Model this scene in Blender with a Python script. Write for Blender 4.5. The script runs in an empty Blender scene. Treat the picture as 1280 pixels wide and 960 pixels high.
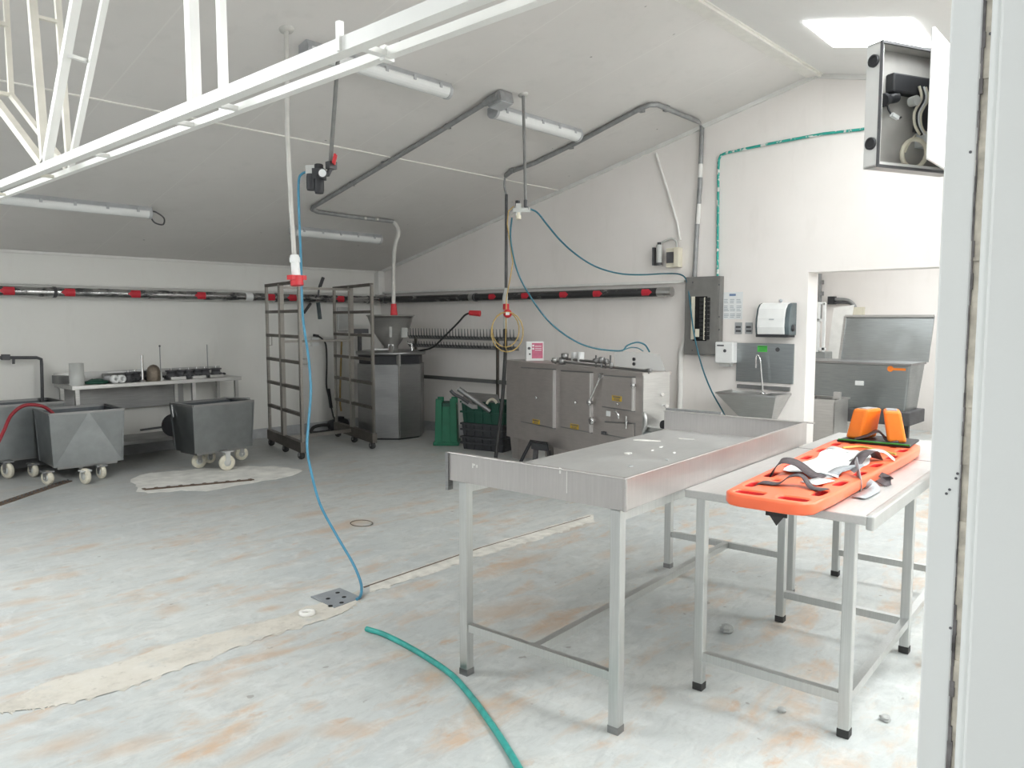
import bpy, bmesh, math, random
from mathutils import Vector, Matrix
random.seed(7)
PI = math.pi
S = bpy.context.scene
COL = S.collection
# ------------------------------------------------------------------ camera
F = 960.0
CAMLOC = Vector((0, 0, 1.6))
_p = math.atan(80 / F); _a = math.radians(42.4)
FH = Vector((math.cos(_a), math.sin(_a), 0)); RT = Vector((math.sin(_a), -math.cos(_a), 0))
FW = FH * math.cos(_p) - Vector((0, 0, 1)) * math.sin(_p)
UP = RT.cross(FW)
cd = bpy.data.cameras.new('camera'); cd.sensor_width = 36; cd.lens = 27; cd.clip_start = 0.02
cam = bpy.data.objects.new('camera', cd); COL.objects.link(cam)
cam.matrix_world = Matrix.Translation(CAMLOC) @ Matrix((RT, UP, -FW)).transposed().to_4x4()
S.camera = cam

def ray(x, y): return (x - 640) / F * RT - (y - 480) / F * UP + FW
def pz(x, y, z=0.0):
    d = ray(x, y); return CAMLOC + d * ((z - CAMLOC.z) / d.z)
def pX(x, y, X):
    d = ray(x, y); return CAMLOC + d * (X / d.x)
def pY(x, y, Y):
    d = ray(x, y); return CAMLOC + d * (Y / d.y)
def pd(x, y, t): return CAMLOC + ray(x, y) * t
def pplane(x, y, p0, n):
    d = ray(x, y); n = Vector(n); return CAMLOC + d * ((Vector(p0) - CAMLOC).dot(n) / d.dot(n))
def depth(p): return (Vector(p) - CAMLOC).dot(FW)

# room numbers
XB, YA = 7.454, 9.558
YR, ZR, ZE = 2.918, 3.915, 2.345
SL = (ZR - ZE) / (YA - YR)
def ceil_z(Y): return ZR - SL * abs(Y - YR)
NL = Vector((0, -SL, -1)).normalized()
def pc(x, y, off=0.0):            # a point on the left roof slope
    return pplane(x, y, Vector((0, YR, ZR)) + NL * off, NL)
NR = Vector((0, SL, -1)).normalized()
def pcr(x, y, off=0.0):
    return pplane(x, y, Vector((0, YR, ZR)) + NR * off, NR)

# ------------------------------------------------------------------ materials
def nodes(name):
    m = bpy.data.materials.new(name); m.use_nodes = True
    nt = m.node_tree; b = nt.nodes['Principled BSDF']; return m, nt, b
def N(nt, t, **k):
    n = nt.nodes.new(t)
    for a, v in k.items():
        if a in n.inputs: n.inputs[a].default_value = v
        else: setattr(n, a, v)
    return n
def rampn(nt, fac, stops):
    r = nt.nodes.new('ShaderNodeValToRGB'); e = r.color_ramp.elements
    while len(e) < len(stops): e.new(0.5)
    for i, (p, c) in enumerate(stops):
        e[i].position = p; e[i].color = (c[0], c[1], c[2], 1) if isinstance(c, (tuple, list)) else (c, c, c, 1)
    nt.links.new(fac, r.inputs[0]); return r
def mixc(nt, fac, a, b, mode='MIX'):
    m = nt.nodes.new('ShaderNodeMix'); m.data_type = 'RGBA'; m.blend_type = mode
    for s, v in ((m.inputs[0], fac), (m.inputs[6], a), (m.inputs[7], b)):
        if isinstance(v, bpy.types.NodeSocket): nt.links.new(v, s)
        elif isinstance(v, (int, float)): s.default_value = v
        else: s.default_value = (v[0], v[1], v[2], 1)
    return m.outputs[2]
def math_(nt, op, a, b=None):
    m = nt.nodes.new('ShaderNodeMath'); m.operation = op
    for i, v in enumerate((a, b)):
        if v is None: continue
        if isinstance(v, bpy.types.NodeSocket): nt.links.new(v, m.inputs[i])
        else: m.inputs[i].default_value = v
    return m.outputs[0]
def noise(nt, scale, detail=4, vec=None, rough=.55, dist=0):
    n = nt.nodes.new('ShaderNodeTexNoise'); n.inputs['Scale'].default_value = scale
    n.inputs['Detail'].default_value = detail; n.inputs['Roughness'].default_value = rough; n.inputs['Distortion'].default_value = dist
    if vec is not None: nt.links.new(vec, n.inputs['Vector'])
    return n.outputs['Fac']
def coords(nt, scale=(1, 1, 1), rot=(0, 0, 0)):
    t = nt.nodes.new('ShaderNodeTexCoord'); m = nt.nodes.new('ShaderNodeMapping')
    m.inputs['Scale'].default_value = scale; m.inputs['Rotation'].default_value = rot
    nt.links.new(t.outputs['Object'], m.inputs['Vector']); return m.outputs['Vector']
def bump(nt, b, h, strength=.2, dist=.01):
    n = nt.nodes.new('ShaderNodeBump'); n.inputs['Strength'].default_value = strength; n.inputs['Distance'].default_value = dist
    nt.links.new(h, n.inputs['Height']); nt.links.new(n.outputs[0], b.inputs['Normal'])
def simple(name, col, rough=.5, metal=0., var=.12, scale=9., bmp=0., spec=None):
    m, nt, b = nodes(name)
    v = coords(nt); f = noise(nt, scale, 5, v)
    lo = tuple(c * (1 - var) for c in col); hi = tuple(min(1, c * (1 + var)) for c in col)
    r = rampn(nt, f, [(.3, lo), (.7, hi)]); nt.links.new(r.outputs[0], b.inputs['Base Color'])
    b.inputs['Roughness'].default_value = rough; b.inputs['Metallic'].default_value = metal
    if spec is not None: b.inputs['Specular IOR Level'].default_value = spec
    if bmp: bump(nt, b, f, bmp)
    return m
def steel(name, col, rough=.34, streak=(2, 2, 60), var=.12, metal=1.0, bmp=.015):
    m, nt, b = nodes(name)
    f = noise(nt, 3, 5, coords(nt, streak)); g = noise(nt, 4, 5, coords(nt))
    r = rampn(nt, f, [(.3, tuple(c * (1 - var) for c in col)), (.7, tuple(min(1, c * (1 + var)) for c in col))])
    c2 = mixc(nt, math_(nt, 'MULTIPLY', g, .5), r.outputs[0], tuple(c * .78 for c in col))
    nt.links.new(c2, b.inputs['Base Color'])
    b.inputs['Metallic'].default_value = metal
    rr = rampn(nt, g, [(.3, rough * .8), (.75, rough * 1.35)]); nt.links.new(rr.outputs[0], b.inputs['Roughness'])
    if bmp: bump(nt, b, f, bmp, .001)
    return m

def wall_mat(name, base, stain=(.5, .48, .43), amt=.25, lowdark=0.0, joints=False):
    m, nt, b = nodes(name)
    v = coords(nt)
    f1 = noise(nt, .7, 6, v, .6); f2 = noise(nt, 5, 6, coords(nt, (1, 1, .25)), .65); f3 = noise(nt, 60, 3, v)
    c = mixc(nt, math_(nt, 'MULTIPLY', rampn(nt, f1, [(.35, 0), (.75, 1)]).outputs[0], amt), base, stain)
    c = mixc(nt, math_(nt, 'MULTIPLY', rampn(nt, f2, [(.55, 0), (.8, 1)]).outputs[0], amt * .8), c, stain)
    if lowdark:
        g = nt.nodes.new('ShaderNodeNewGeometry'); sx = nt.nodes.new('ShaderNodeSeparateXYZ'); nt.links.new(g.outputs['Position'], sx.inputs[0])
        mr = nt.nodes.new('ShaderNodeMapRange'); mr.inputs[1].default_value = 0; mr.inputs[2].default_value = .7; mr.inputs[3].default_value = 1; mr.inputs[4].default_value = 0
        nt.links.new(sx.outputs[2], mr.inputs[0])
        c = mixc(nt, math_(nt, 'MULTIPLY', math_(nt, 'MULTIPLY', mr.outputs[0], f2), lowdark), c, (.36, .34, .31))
    if joints:
        g = nt.nodes.new('ShaderNodeNewGeometry'); sx = nt.nodes.new('ShaderNodeSeparateXYZ'); nt.links.new(g.outputs['Position'], sx.inputs[0])
        fr_ = math_(nt, 'FRACT', math_(nt, 'DIVIDE', sx.outputs[0], 1.1))
        c = mixc(nt, math_(nt, 'MULTIPLY', math_(nt, 'LESS_THAN', fr_, .010), .35), c, (.85, .84, .8))
        sp = noise(nt, 9, 2, v); c = mixc(nt, math_(nt, 'MULTIPLY', math_(nt, 'GREATER_THAN', sp, .775), .6), c, (.16, .15, .14))
    nt.links.new(c, b.inputs['Base Color']); b.inputs['Roughness'].default_value = .55
    bump(nt, b, f3, .08, .004)
    return m

M = {}
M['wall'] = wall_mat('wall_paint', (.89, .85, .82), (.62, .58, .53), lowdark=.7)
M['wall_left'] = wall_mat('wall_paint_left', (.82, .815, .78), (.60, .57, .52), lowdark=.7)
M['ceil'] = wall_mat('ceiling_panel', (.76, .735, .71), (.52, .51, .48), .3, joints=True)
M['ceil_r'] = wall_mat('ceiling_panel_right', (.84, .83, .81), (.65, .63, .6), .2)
M['trim'] = simple('white_trim', (.78, .77, .74), .5, var=.06)
M['seam'] = simple('panel_joint', (.84, .82, .77), .5, var=.05)
M['base'] = simple('grey_cove', (.36, .37, .38), .6, var=.15)
M['jamb'] = wall_mat('door_jamb_paint', (.82, .84, .83), (.70, .64, .52), .12)
M['jamb_old'] = simple('peeling_filler', (.66, .61, .52), .8, var=.30, scale=30, bmp=.5)
M['jamb_crack'] = simple('dark_crack', (.16, .15, .15), .9, var=.6, scale=25)
M['white'] = simple('white_plastic', (.82, .83, .82), .35, var=.03)
M['truss'] = simple('white_enamel', (.86, .86, .83), .35, var=.06, scale=3)
M['truss_old'] = simple('yellowed_enamel', (.74, .71, .63), .45, var=.12, scale=5)
M['cream'] = simple('cream_plastic', (.75, .71, .58), .5, var=.05)
M['steel'] = steel('brushed_steel', (.60, .60, .59))
M['steel_tray'] = steel('tray_steel', (.55, .525, .51), .36, (40, 40, 2), .06, metal=.8, bmp=0)
M['steel_leg'] = steel('leg_steel', (.62, .63, .62), .38, (40, 40, 1.5), .07)
M['steel_top'] = steel('tabletop_steel', (.66, .66, .65), .4, (3, 50, 50), .05, metal=.75)
M['steel_dark'] = steel('dull_steel', (.33, .33, .33), .42)
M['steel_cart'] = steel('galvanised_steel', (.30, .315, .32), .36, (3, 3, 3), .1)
M['steel_cart_in'] = steel('shaded_galvanised_steel', (.12, .13, .14), .5, (3, 3, 3), .18)
M['steel_slicer'] = steel('slicer_steel', (.50, .46, .44), .45, (3, 3, 20), .06, metal=.7)
M['steel_rack'] = steel('rack_steel', (.42, .40, .37), .42)
M['rack_dark'] = steel('rack_channel', (.17, .155, .14), .5)
M['steel_bin'] = steel('bin_steel', (.36, .385, .39), .36)
M['steel_cone'] = steel('hopper_steel', (.50, .49, .47), .5, metal=.7)
M['strip'] = simple('bright_strip', (.72, .70, .68), .4, .3, var=.05)
M['chrome'] = simple('chrome', (.8, .8, .8), .15, 1, var=.03)
M['conduit'] = simple('galvanised_conduit', (.30, .305, .305), .5, .3, var=.15, scale=14)
M['pipe_grey'] = simple('grey_painted_pipe', (.20, .20, .195), .5, var=.15)
M['conduit_lt'] = simple('pale_conduit', (.55, .54, .51), .5, .1, var=.1)
M['black'] = simple('black_plastic', (.025, .026, .03), .5, var=.2)
M['rubber'] = simple('black_rubber', (.035, .035, .035), .7, var=.2)
M['dark'] = simple('dark_grey', (.08, .08, .085), .55, var=.25)
M['red'] = simple('red_plastic', (.62, .03, .04), .4, var=.1)
M['red_mark'] = simple('red_arrow_tape', (.60, .025, .045), .5, var=.1)
M['redhose'] = simple('red_hose', (.28, .02, .03), .4, var=.15)
M['orange'] = simple('orange_foam', (.98, .25, .025), .45, var=.08)
M['board'] = simple('orange_polyethylene', (.95, .17, .07), .35, var=.06, scale=4)
M['hole_shade'] = simple('red_hole_shade', (.62, .02, .02), .5, var=.1)
M['strap_dark'] = simple('dark_webbing', (.07, .055, .06), .6, var=.25, scale=60, bmp=.2)
M['strap_lt'] = simple('pale_webbing', (.62, .63, .62), .5, var=.1, scale=60, bmp=.2)
M['strap_grey'] = simple('grey_webbing', (.36, .38, .40), .5, var=.15, scale=60, bmp=.2)
M['yellow'] = simple('yellow_label', (.55, .36, .03), .5, var=.1)
M['yellow_strap'] = simple('yellow_cord', (.62, .5, .12), .55, var=.15)
M['tan'] = simple('tan_hose', (.55, .38, .13), .45, var=.12)
M['blue'] = simple('blue_hose', (.05, .23, .36), .35, var=.1)
M['blue_dark'] = simple('dark_blue_hose', (.018, .13, .18), .35, var=.1)
M['teal'] = simple('teal_hose', (.035, .33, .29), .45, var=.25, scale=20)
M['green'] = simple('green_crate', (.015, .16, .085), .5, var=.12)
M['green_dark'] = simple('dark_green_crate', (.012, .075, .05), .5, var=.15)
M['crate_dark'] = simple('charcoal_crate', (.045, .047, .052), .55, var=.2)
M['greenlabel'] = simple('green_sticker', (.10, .62, .10), .5, var=.05)
M['greenink'] = simple('dark_green_ink', (.02, .22, .03), .5, var=.05)
M['nylon'] = simple('cream_nylon', (.72, .68, .56), .5, var=.15, scale=25)
M['panelgrey'] = simple('panel_grey_enamel', (.20, .195, .185), .45, .2, var=.08)
M['breaker'] = simple('breaker_black', (.02, .02, .02), .4, var=.2)
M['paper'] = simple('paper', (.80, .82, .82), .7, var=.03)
M['ink'] = simple('grey_ink', (.42, .45, .48), .7, var=.1)
M['ink_dark'] = simple('dark_ink', (.12, .12, .13), .7, var=.1)
M['ink_blue'] = simple('blue_ink', (.15, .23, .38), .7, var=.05)
M['pink'] = simple('pink_sticker', (.58, .15, .24), .5, var=.12, scale=20)
M['smoke'] = simple('grey_translucent_plastic', (.10, .13, .14), .25, var=.15)
M['boxin'] = simple('enclosure_grey', (.42, .41, .39), .5, var=.08)
M['boxout'] = simple('enclosure_paint', (.80, .80, .78), .4, var=.04)
M['glass_tube'] = simple('lamp_diffuser', (.78, .79, .78), .25, var=.05, scale=4)
M['fixture'] = simple('fixture_grey', (.42, .43, .44), .5, var=.1)
M['rust'] = simple('rusty_iron', (.13, .09, .065), .8, var=.3, scale=20)
M['bronze'] = simple('brown_metal_mesh', (.20, .165, .13), .45, .6, var=.25, scale=25)
M['stone'] = simple('broken_concrete', (.42, .43, .42), .8, var=.25, scale=15, bmp=.4)
M['scrap'] = simple('white_scrap', (.80, .79, .75), .7, var=.1)
M['grate'] = simple('drain_plate_grey', (.30, .32, .34), .5, .3, var=.12)
M['void'] = simple('dark_void', (.006, .006, .006), .9, var=.1)
def mk_mortar():
    m, nt, b = nodes('repair_mortar'); v = coords(nt)
    f = noise(nt, 4, 7, v, .7); g_ = noise(nt, 2.2, 6, v, .65); h_ = noise(nt, 30, 4, v)
    c = rampn(nt, f, [(.3, (.42, .395, .35)), (.5, (.57, .54, .48)), (.75, (.62, .60, .55))]).outputs[0]
    c = mixc(nt, rampn(nt, g_, [(.56, 0), (.66, 1)]).outputs[0], c, (.46, .465, .445))
    c = mixc(nt, math_(nt, 'MULTIPLY', rampn(nt, h_, [(.6, 0), (.72, 1)]).outputs[0], .4), c, (.3, .28, .25))
    nt.links.new(c, b.inputs['Base Color']); b.inputs['Roughness'].default_value = .85; bump(nt, b, f, .4); return m
M['plaster'] = mk_mortar()
M['plaster_w'] = simple('white_mortar', (.74, .73, .69), .85, var=.16, scale=6, bmp=.3)
M['plaster_grey'] = simple('grey_repair_mortar', (.62, .60, .55), .85, var=.2, scale=12, bmp=.3)
M['clearplast'] = simple('cloudy_clear_plastic', (.52, .53, .51), .3, var=.08)
M['ochre'] = simple('ochre_hose', (.40, .28, .11), .55, var=.15)

def mk_glass():
    m, nt, b = nodes('acrylic'); b.inputs['Base Color'].default_value = (.9, .93, .93, 1)
    b.inputs['Roughness'].default_value = .12; b.inputs['Alpha'].default_value = .28
    f = noise(nt, 5, 3, coords(nt)); r = rampn(nt, f, [(.3, .1), (.7, .25)]); nt.links.new(r.outputs[0], b.inputs['Roughness'])
    return m
M['acrylic'] = mk_glass()
def emis(name, col, st):
    m, nt, b = nodes(name); b.inputs['Emission Color'].default_value = (*col, 1); b.inputs['Emission Strength'].default_value = st
    f = noise(nt, 2, 2, coords(nt)); r = rampn(nt, f, [(.2, (.86, .88, .9)), (.8, (.92, .93, .94))]); nt.links.new(r.outputs[0], b.inputs['Base Color'])
    return m
M['sky'] = emis('translucent_roof_sheet', (.97, 1.0, 1.0), 12.5)
M['sky_hot'] = emis('bright_roof_sheet', (.97, 1.0, 1.0), 15.0)
M['sky_dim'] = emis('shaded_roof_sheet', (.97, 1.0, 1.0), 4.0)

def mk_foil(nm='pipe_wrap', k=0.0):
    m, nt, b = nodes(nm)
    f = noise(nt, 3.0, 5, coords(nt, (1.2, 1.2, 4)), .7)
    r = rampn(nt, f, [(.40 + k, (.07, .07, .072)), (.52 + k, (.5, .5, .5))])
    nt.links.new(r.outputs[0], b.inputs['Base Color'])
    mr = rampn(nt, f, [(.40 + k, .5), (.5 + k, 1.0)]); nt.links.new(mr.outputs[0], b.inputs['Metallic'])
    b.inputs['Roughness'].default_value = .24; bump(nt, b, noise(nt, 40, 3, coords(nt)), .15)
    return m
M['foil'] = mk_foil()
M['foil_dark'] = mk_foil('dark_pipe_wrap', .18)
def mk_flaky():
    m, nt, b = nodes('flaking_green_pipe')
    f = noise(nt, 13, 3, coords(nt), .6)
    r = rampn(nt, f, [(.40, (.72, .72, .69)), (.44, (.02, .36, .29)), (.6, (.02, .33, .27)), (.64, (.70, .70, .68))])
    nt.links.new(r.outputs[0], b.inputs['Base Color']); b.inputs['Roughness'].default_value = .5
    return m
M['flaky'] = mk_flaky()
def mk_floor():
    m, nt, b = nodes('worn_epoxy_floor')
    v = coords(nt)
    g = nt.nodes.new('ShaderNodeNewGeometry'); sx = nt.nodes.new('ShaderNodeSeparateXYZ'); nt.links.new(g.outputs['Position'], sx.inputs[0])
    n1 = noise(nt, .8, 6, v, .6); n2 = noise(nt, 3.2, 8, v, .7); n4 = noise(nt, 45, 4, v, .6)
    c = mixc(nt, rampn(nt, n1, [(.3, 0), (.7, 1)]).outputs[0], (.455, .485, .485), (.565, .58, .56))
    # pale dusty scuffs
    vs = coords(nt, (1.0, 2.6, 1), (0, 0, math.radians(20)))
    s1 = noise(nt, 2.4, 8, vs, .68, .6)
    c = mixc(nt, math_(nt, 'MULTIPLY', rampn(nt, s1, [(.5, 0), (.72, 1)]).outputs[0], .55), c, (.68, .67, .63))
    # dark grime
    c = mixc(nt, math_(nt, 'MULTIPLY', rampn(nt, n2, [(.53, 0), (.75, 1)]).outputs[0], .42), c, (.40, .40, .385))
    # long tyre / wash marks
    vw = coords(nt, (1.5, .3, 1), (0, 0, math.radians(-12)))
    w1 = noise(nt, 3.5, 5, vw, .6, .3)
    c = mixc(nt, math_(nt, 'MULTIPLY', rampn(nt, w1, [(.57, 0), (.7, 1)]).outputs[0], .30), c, (.50, .47, .42))
    # rust stains, mostly near the front
    vr = coords(nt, (.8, 2.3, 1), (0, 0, math.radians(-28)))
    r1 = noise(nt, 1.9, 6, vr, .62, .4); r2 = noise(nt, 9, 5, v, .6)
    rm = rampn(nt, r1, [(.53, 0), (.64, 1)]).outputs[0]
    mr = nt.nodes.new('ShaderNodeMapRange'); mr.inputs[1].default_value = 3.2; mr.inputs[2].default_value = 7.0; mr.inputs[3].default_value = .85; mr.inputs[4].default_value = .35
    nt.links.new(sx.outputs[1], mr.inputs[0])
    rm = math_(nt, 'MULTIPLY', math_(nt, 'MULTIPLY', rm, rampn(nt, r2, [(.3, .25), (.7, 1)]).outputs[0]), mr.outputs[0])
    c = mixc(nt, rm, c, (.55, .36, .215))
    r3 = noise(nt, 4.6, 5, coords(nt, (1, 1.8, 1), (0, 0, math.radians(-20))), .6, .3)
    c = mixc(nt, math_(nt, 'MULTIPLY', rampn(nt, r3, [(.63, 0), (.72, 1)]).outputs[0], .6), c, (.50, .30, .16))
    vm = coords(nt, (1.0, 2.2, 1), (0, 0, math.radians(-35)))
    m1 = noise(nt, 7, 8, vm, .72, .8)
    c = mixc(nt, math_(nt, 'MULTIPLY', rampn(nt, m1, [(.48, 0), (.66, 1)]).outputs[0], .5), c, (.36, .375, .37))
    m2 = noise(nt, 5, 7, coords(nt, (1.6, 1, 1), (0, 0, math.radians(40))), .7, .5)
    c = mixc(nt, math_(nt, 'MULTIPLY', rampn(nt, m2, [(.52, 0), (.7, 1)]).outputs[0], .5), c, (.66, .68, .675))
    stains = [(395, 641, .30, .10, 20), (436, 656, .42, .13, 25), (108, 683, .16, .06, 20), (30, 752, .18, .07, 10), (212, 763, .13, .09, 60), (195, 812, .10, .06, 20), (345, 817, .16, .05, 20), (285, 846, .22, .05, 20),
              (30, 900, .12, .05, 20), (85, 930, .2, .08, 20), (165, 932, .2, .06, 15), (632, 762, .42, .14, 5), (690, 782, .3, .1, 20), (425, 912, .18, .08, -20), (330, 935, .28, .05, 30), (660, 700, .3, .08, 20), (340, 760, .10, .05, 20), (770, 690, .3, .08, 15), (900, 880, .12, .06, 10), (1010, 800, .14, .08, 30)]
    ns = noise(nt, 6, 6, v, .7)
    tot = None
    for (sx_, sy_, a_, b_, an_) in stains:
        p_ = pz(sx_, sy_); mp = nt.nodes.new('ShaderNodeMapping'); mp.vector_type = 'TEXTURE'
        mp.inputs['Location'].default_value = (p_.x, p_.y, 0); mp.inputs['Rotation'].default_value = (0, 0, math.radians(-25 + an_)); mp.inputs['Scale'].default_value = (a_ * 1.15, b_ * 1.5, 1)
        nt.links.new(g.outputs['Position'], mp.inputs[0])
        ln_ = nt.nodes.new('ShaderNodeVectorMath'); ln_.operation = 'LENGTH'; nt.links.new(mp.outputs[0], ln_.inputs[0])
        q_ = math_(nt, 'SUBTRACT', 1.25, math_(nt, 'ADD', ln_.outputs['Value'], math_(nt, 'MULTIPLY', ns, .9)))
        tot = q_ if tot is None else math_(nt, 'MAXIMUM', tot, q_)
    c = mixc(nt, math_(nt, 'MULTIPLY', math_(nt, 'MULTIPLY', rampn(nt, tot, [(.02, 0), (.6, 1)]).outputs[0], rampn(nt, n2, [(.3, .35), (.65, 1)]).outputs[0]), .62), c, (.50, .33, .20))
    # fine grit
    c = mixc(nt, math_(nt, 'MULTIPLY', rampn(nt, n4, [(.62, 0), (.72, 1)]).outputs[0], .25), c, (.36, .35, .33))
    n5 = noise(nt, 22, 8, coords(nt, (1, 2.4, 1), (0, 0, math.radians(-25))), .75)
    c = mixc(nt, math_(nt, 'MULTIPLY', rampn(nt, n5, [(.5, 0), (.7, 1)]).outputs[0], .30), c, (.40, .40, .385))
    n6 = noise(nt, 13, 2, v, .4)
    c = mixc(nt, math_(nt, 'MULTIPLY', rampn(nt, n6, [(.74, 0), (.77, 1)]).outputs[0], .6), c, (.22, .20, .18))
    # darker toward the far machines: weaker light there put into the floor colour
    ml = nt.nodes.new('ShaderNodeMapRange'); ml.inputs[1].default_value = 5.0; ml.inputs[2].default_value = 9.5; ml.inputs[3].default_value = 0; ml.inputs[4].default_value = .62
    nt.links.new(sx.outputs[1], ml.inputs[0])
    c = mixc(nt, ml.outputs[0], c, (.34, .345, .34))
    nt.links.new(c, b.inputs['Base Color'])
    rr = rampn(nt, n2, [(.3, .34), (.7, .6)]); nt.links.new(rr.outputs[0], b.inputs['Roughness'])
    bump(nt, b, n4, .12, .004)
    return m
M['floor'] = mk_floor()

# ------------------------------------------------------------------ mesh building
def catmull(pts, n=8):
    pts = [Vector(p) for p in pts]
    if len(pts) < 3: return pts
    P = [pts[0] * 2 - pts[1]] + pts + [pts[-1] * 2 - pts[-2]]
    out = []
    for i in range(1, len(P) - 2):
        a, b, c, d = P[i - 1], P[i], P[i + 1], P[i + 2]
        for k in range(n):
            t = k / n
            out.append(.5 * ((2 * b) + (c - a) * t + (2 * a - 5 * b + 4 * c - d) * t * t + (3 * b - a - 3 * c + d) * t ** 3))
    out.append(pts[-1]); return out

class MB:
    def __init__(s): s.v = []; s.f = []; s.sm = []
    def add(s, vs, fs, smooth=False):
        o = len(s.v); s.v += [Vector(v) for v in vs]; s.f += [[i + o for i in f] for f in fs]; s.sm += [smooth] * len(fs); return s
    def hexa(s, lo, hi):          # two rings of four corners, bottom then top
        return s.add(list(lo) + list(hi), [(3, 2, 1, 0), (4, 5, 6, 7), (0, 1, 5, 4), (1, 2, 6, 5), (2, 3, 7, 6), (3, 0, 4, 7)])
    def box(s, c, d, rz=0, R=None):
        x, y, z = (q / 2 for q in d); c = Vector(c)
        Q = R if R is not None else Matrix.Rotation(rz, 3, 'Z')
        co = [c + Q @ Vector(q) for q in ((-x, -y, -z), (x, -y, -z), (x, y, -z), (-x, y, -z), (-x, -y, z), (x, -y, z), (x, y, z), (-x, y, z))]
        return s.hexa(co[:4], co[4:])
    def bx(s, a, b):              # axis aligned box between two corners
        a = Vector(a); b = Vector(b); return s.box((a + b) / 2, [abs(q) for q in (b - a)])
    def bar(s, p, q, w, h=None, up=(0, 0, 1)):
        p = Vector(p); q = Vector(q); h = h or w; d = (q - p).normalized(); u = Vector(up)
        if abs(d.dot(u)) > .98: u = Vector((1, 0, 0))
        r = d.cross(u).normalized(); u = r.cross(d).normalized()
        lo = [p + r * a * w / 2 + u * b * h / 2 for a, b in ((-1, -1), (1, -1), (1, 1), (-1, 1))]
        return s.hexa([x for x in lo], [x + (q - p) for x in lo])
    def tube(s, pts, r, n=10, smooth=True, curve=0, caps=True):
        pts = catmull(pts, curve) if curve else [Vector(p) for p in pts]
        rs = r if isinstance(r, (list, tuple)) else [r] * len(pts)
        d0 = (pts[1] - pts[0]).normalized(); u = Vector((0, 0, 1))
        if abs(d0.dot(u)) > .95: u = Vector((1, 0, 0))
        u = (u - d0 * u.dot(d0)).normalized(); rings = []
        for i, p in enumerate(pts):
            a = pts[max(0, i - 1)]; b = pts[min(len(pts) - 1, i + 1)]; d = (b - a).normalized()
            u = (u - d * u.dot(d)).normalized(); w = d.cross(u)
            rings.append([p + (u * math.cos(2 * PI * k / n) + w * math.sin(2 * PI * k / n)) * rs[i] for k in range(n)])
        vs = [v for r_ in rings for v in r_]
        fs = [(i * n + k, i * n + (k + 1) % n, (i + 1) * n + (k + 1) % n, (i + 1) * n + k) for i in range(len(pts) - 1) for k in range(n)]
        s.add(vs, fs, smooth)
        if caps: s.add(rings[0], [tuple(reversed(range(n)))]); s.add(rings[-1], [tuple(range(n))])
        return s
    def lathe(s, prof, base, axis=(0, 0, 1), n=24, smooth=True):
        ax = Vector(axis).normalized(); Q = Vector((0, 0, 1)).rotation_difference(ax).to_matrix(); base = Vector(base)
        vs = []
        for r, z in prof:
            for k in range(n): vs.append(base + Q @ Vector((r * math.cos(2 * PI * k / n), r * math.sin(2 * PI * k / n), z)))
        fs = [(i * n + k, i * n + (k + 1) % n, (i + 1) * n + (k + 1) % n, (i + 1) * n + k) for i in range(len(prof) - 1) for k in range(n)]
        s.add(vs, fs, smooth)
        if prof[0][0] > 1e-5: s.add(vs[:n], [tuple(reversed(range(n)))])
        if prof[-1][0] > 1e-5: s.add(vs[-n:], [tuple(range(n))])
        return s
    def cyl(s, p, q, r, n=16, r2=None):
        p = Vector(p); q = Vector(q); return s.lathe([(r, 0), (r if r2 is None else r2, (q - p).length)], p, q - p, n)
    def prism(s, poly, off):      # polygon of 3d points swept by an offset vector
        off = Vector(off); n = len(poly); lo = [Vector(p) for p in poly]; hi = [p + off for p in lo]
        return s.add(lo + hi, [tuple(reversed(range(n))), tuple(range(n, 2 * n))] + [(k, (k + 1) % n, n + (k + 1) % n, n + k) for k in range(n)])
    def ribbon(s, pts, w, side, t=.003, curve=6):
        pts = catmull(pts, curve); side = Vector(side).normalized(); vs = []; n = len(pts)
        for i, p in enumerate(pts):
            d = (pts[min(n - 1, i + 1)] - pts[max(0, i - 1)]).normalized(); sd = (side - d * side.dot(d)).normalized(); nn = sd.cross(d) * t / 2
            vs += [p - sd * w / 2 - nn, p + sd * w / 2 - nn, p + sd * w / 2 + nn, p - sd * w / 2 + nn]
        fs = [(i * 4 + k, i * 4 + (k + 1) % 4, i * 4 + 4 + (k + 1) % 4, i * 4 + 4 + k) for i in range(n - 1) for k in range(4)]
        fs += [(3, 2, 1, 0), tuple(4 * n - 4 + k for k in range(4))]
        return s.add(vs, fs, True)
    def sphere(s, c, r, n=12, sz=1.0):
        prof = [(r * math.sin(PI * k / 8) if 0 < k < 8 else 1e-6, -r * sz * math.cos(PI * k / 8)) for k in range(9)]
        return s.lathe(prof, c, n=n)

def obj(name, mb, mat, parent=None, local=False, bev=0.0):
    me = bpy.data.meshes.new(name)
    root = parent
    inv = Matrix.Identity(4)
    if parent is not None and not local:
        r = parent
        while r.parent: r = r.parent
        inv = (Matrix.Translation(r.location) @ r.rotation_euler.to_matrix().to_4x4()).inverted()
    me.from_pydata([inv @ v for v in mb.v], [], mb.f)
    for p, sflag in zip(me.polygons, mb.sm): p.use_smooth = sflag
    bm = bmesh.new(); bm.from_mesh(me); bmesh.ops.recalc_face_normals(bm, faces=bm.faces); bm.to_mesh(me); bm.free()
    me.materials.append(M[mat] if isinstance(mat, str) else mat)
    o = bpy.data.objects.new(name, me); COL.objects.link(o); o.parent = parent
    if bev:
        b = o.modifiers.new('bevel', 'BEVEL'); b.width = bev; b.segments = 2; b.limit_method = 'ANGLE'; b.angle_limit = math.radians(40)
    return o
def tag(o, label=None, cat=None, group=None, kind=None):
    if label: o['label'] = label
    if cat: o['category'] = cat
    if group: o['group'] = group
    if kind: o['kind'] = kind
    return o
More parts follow.
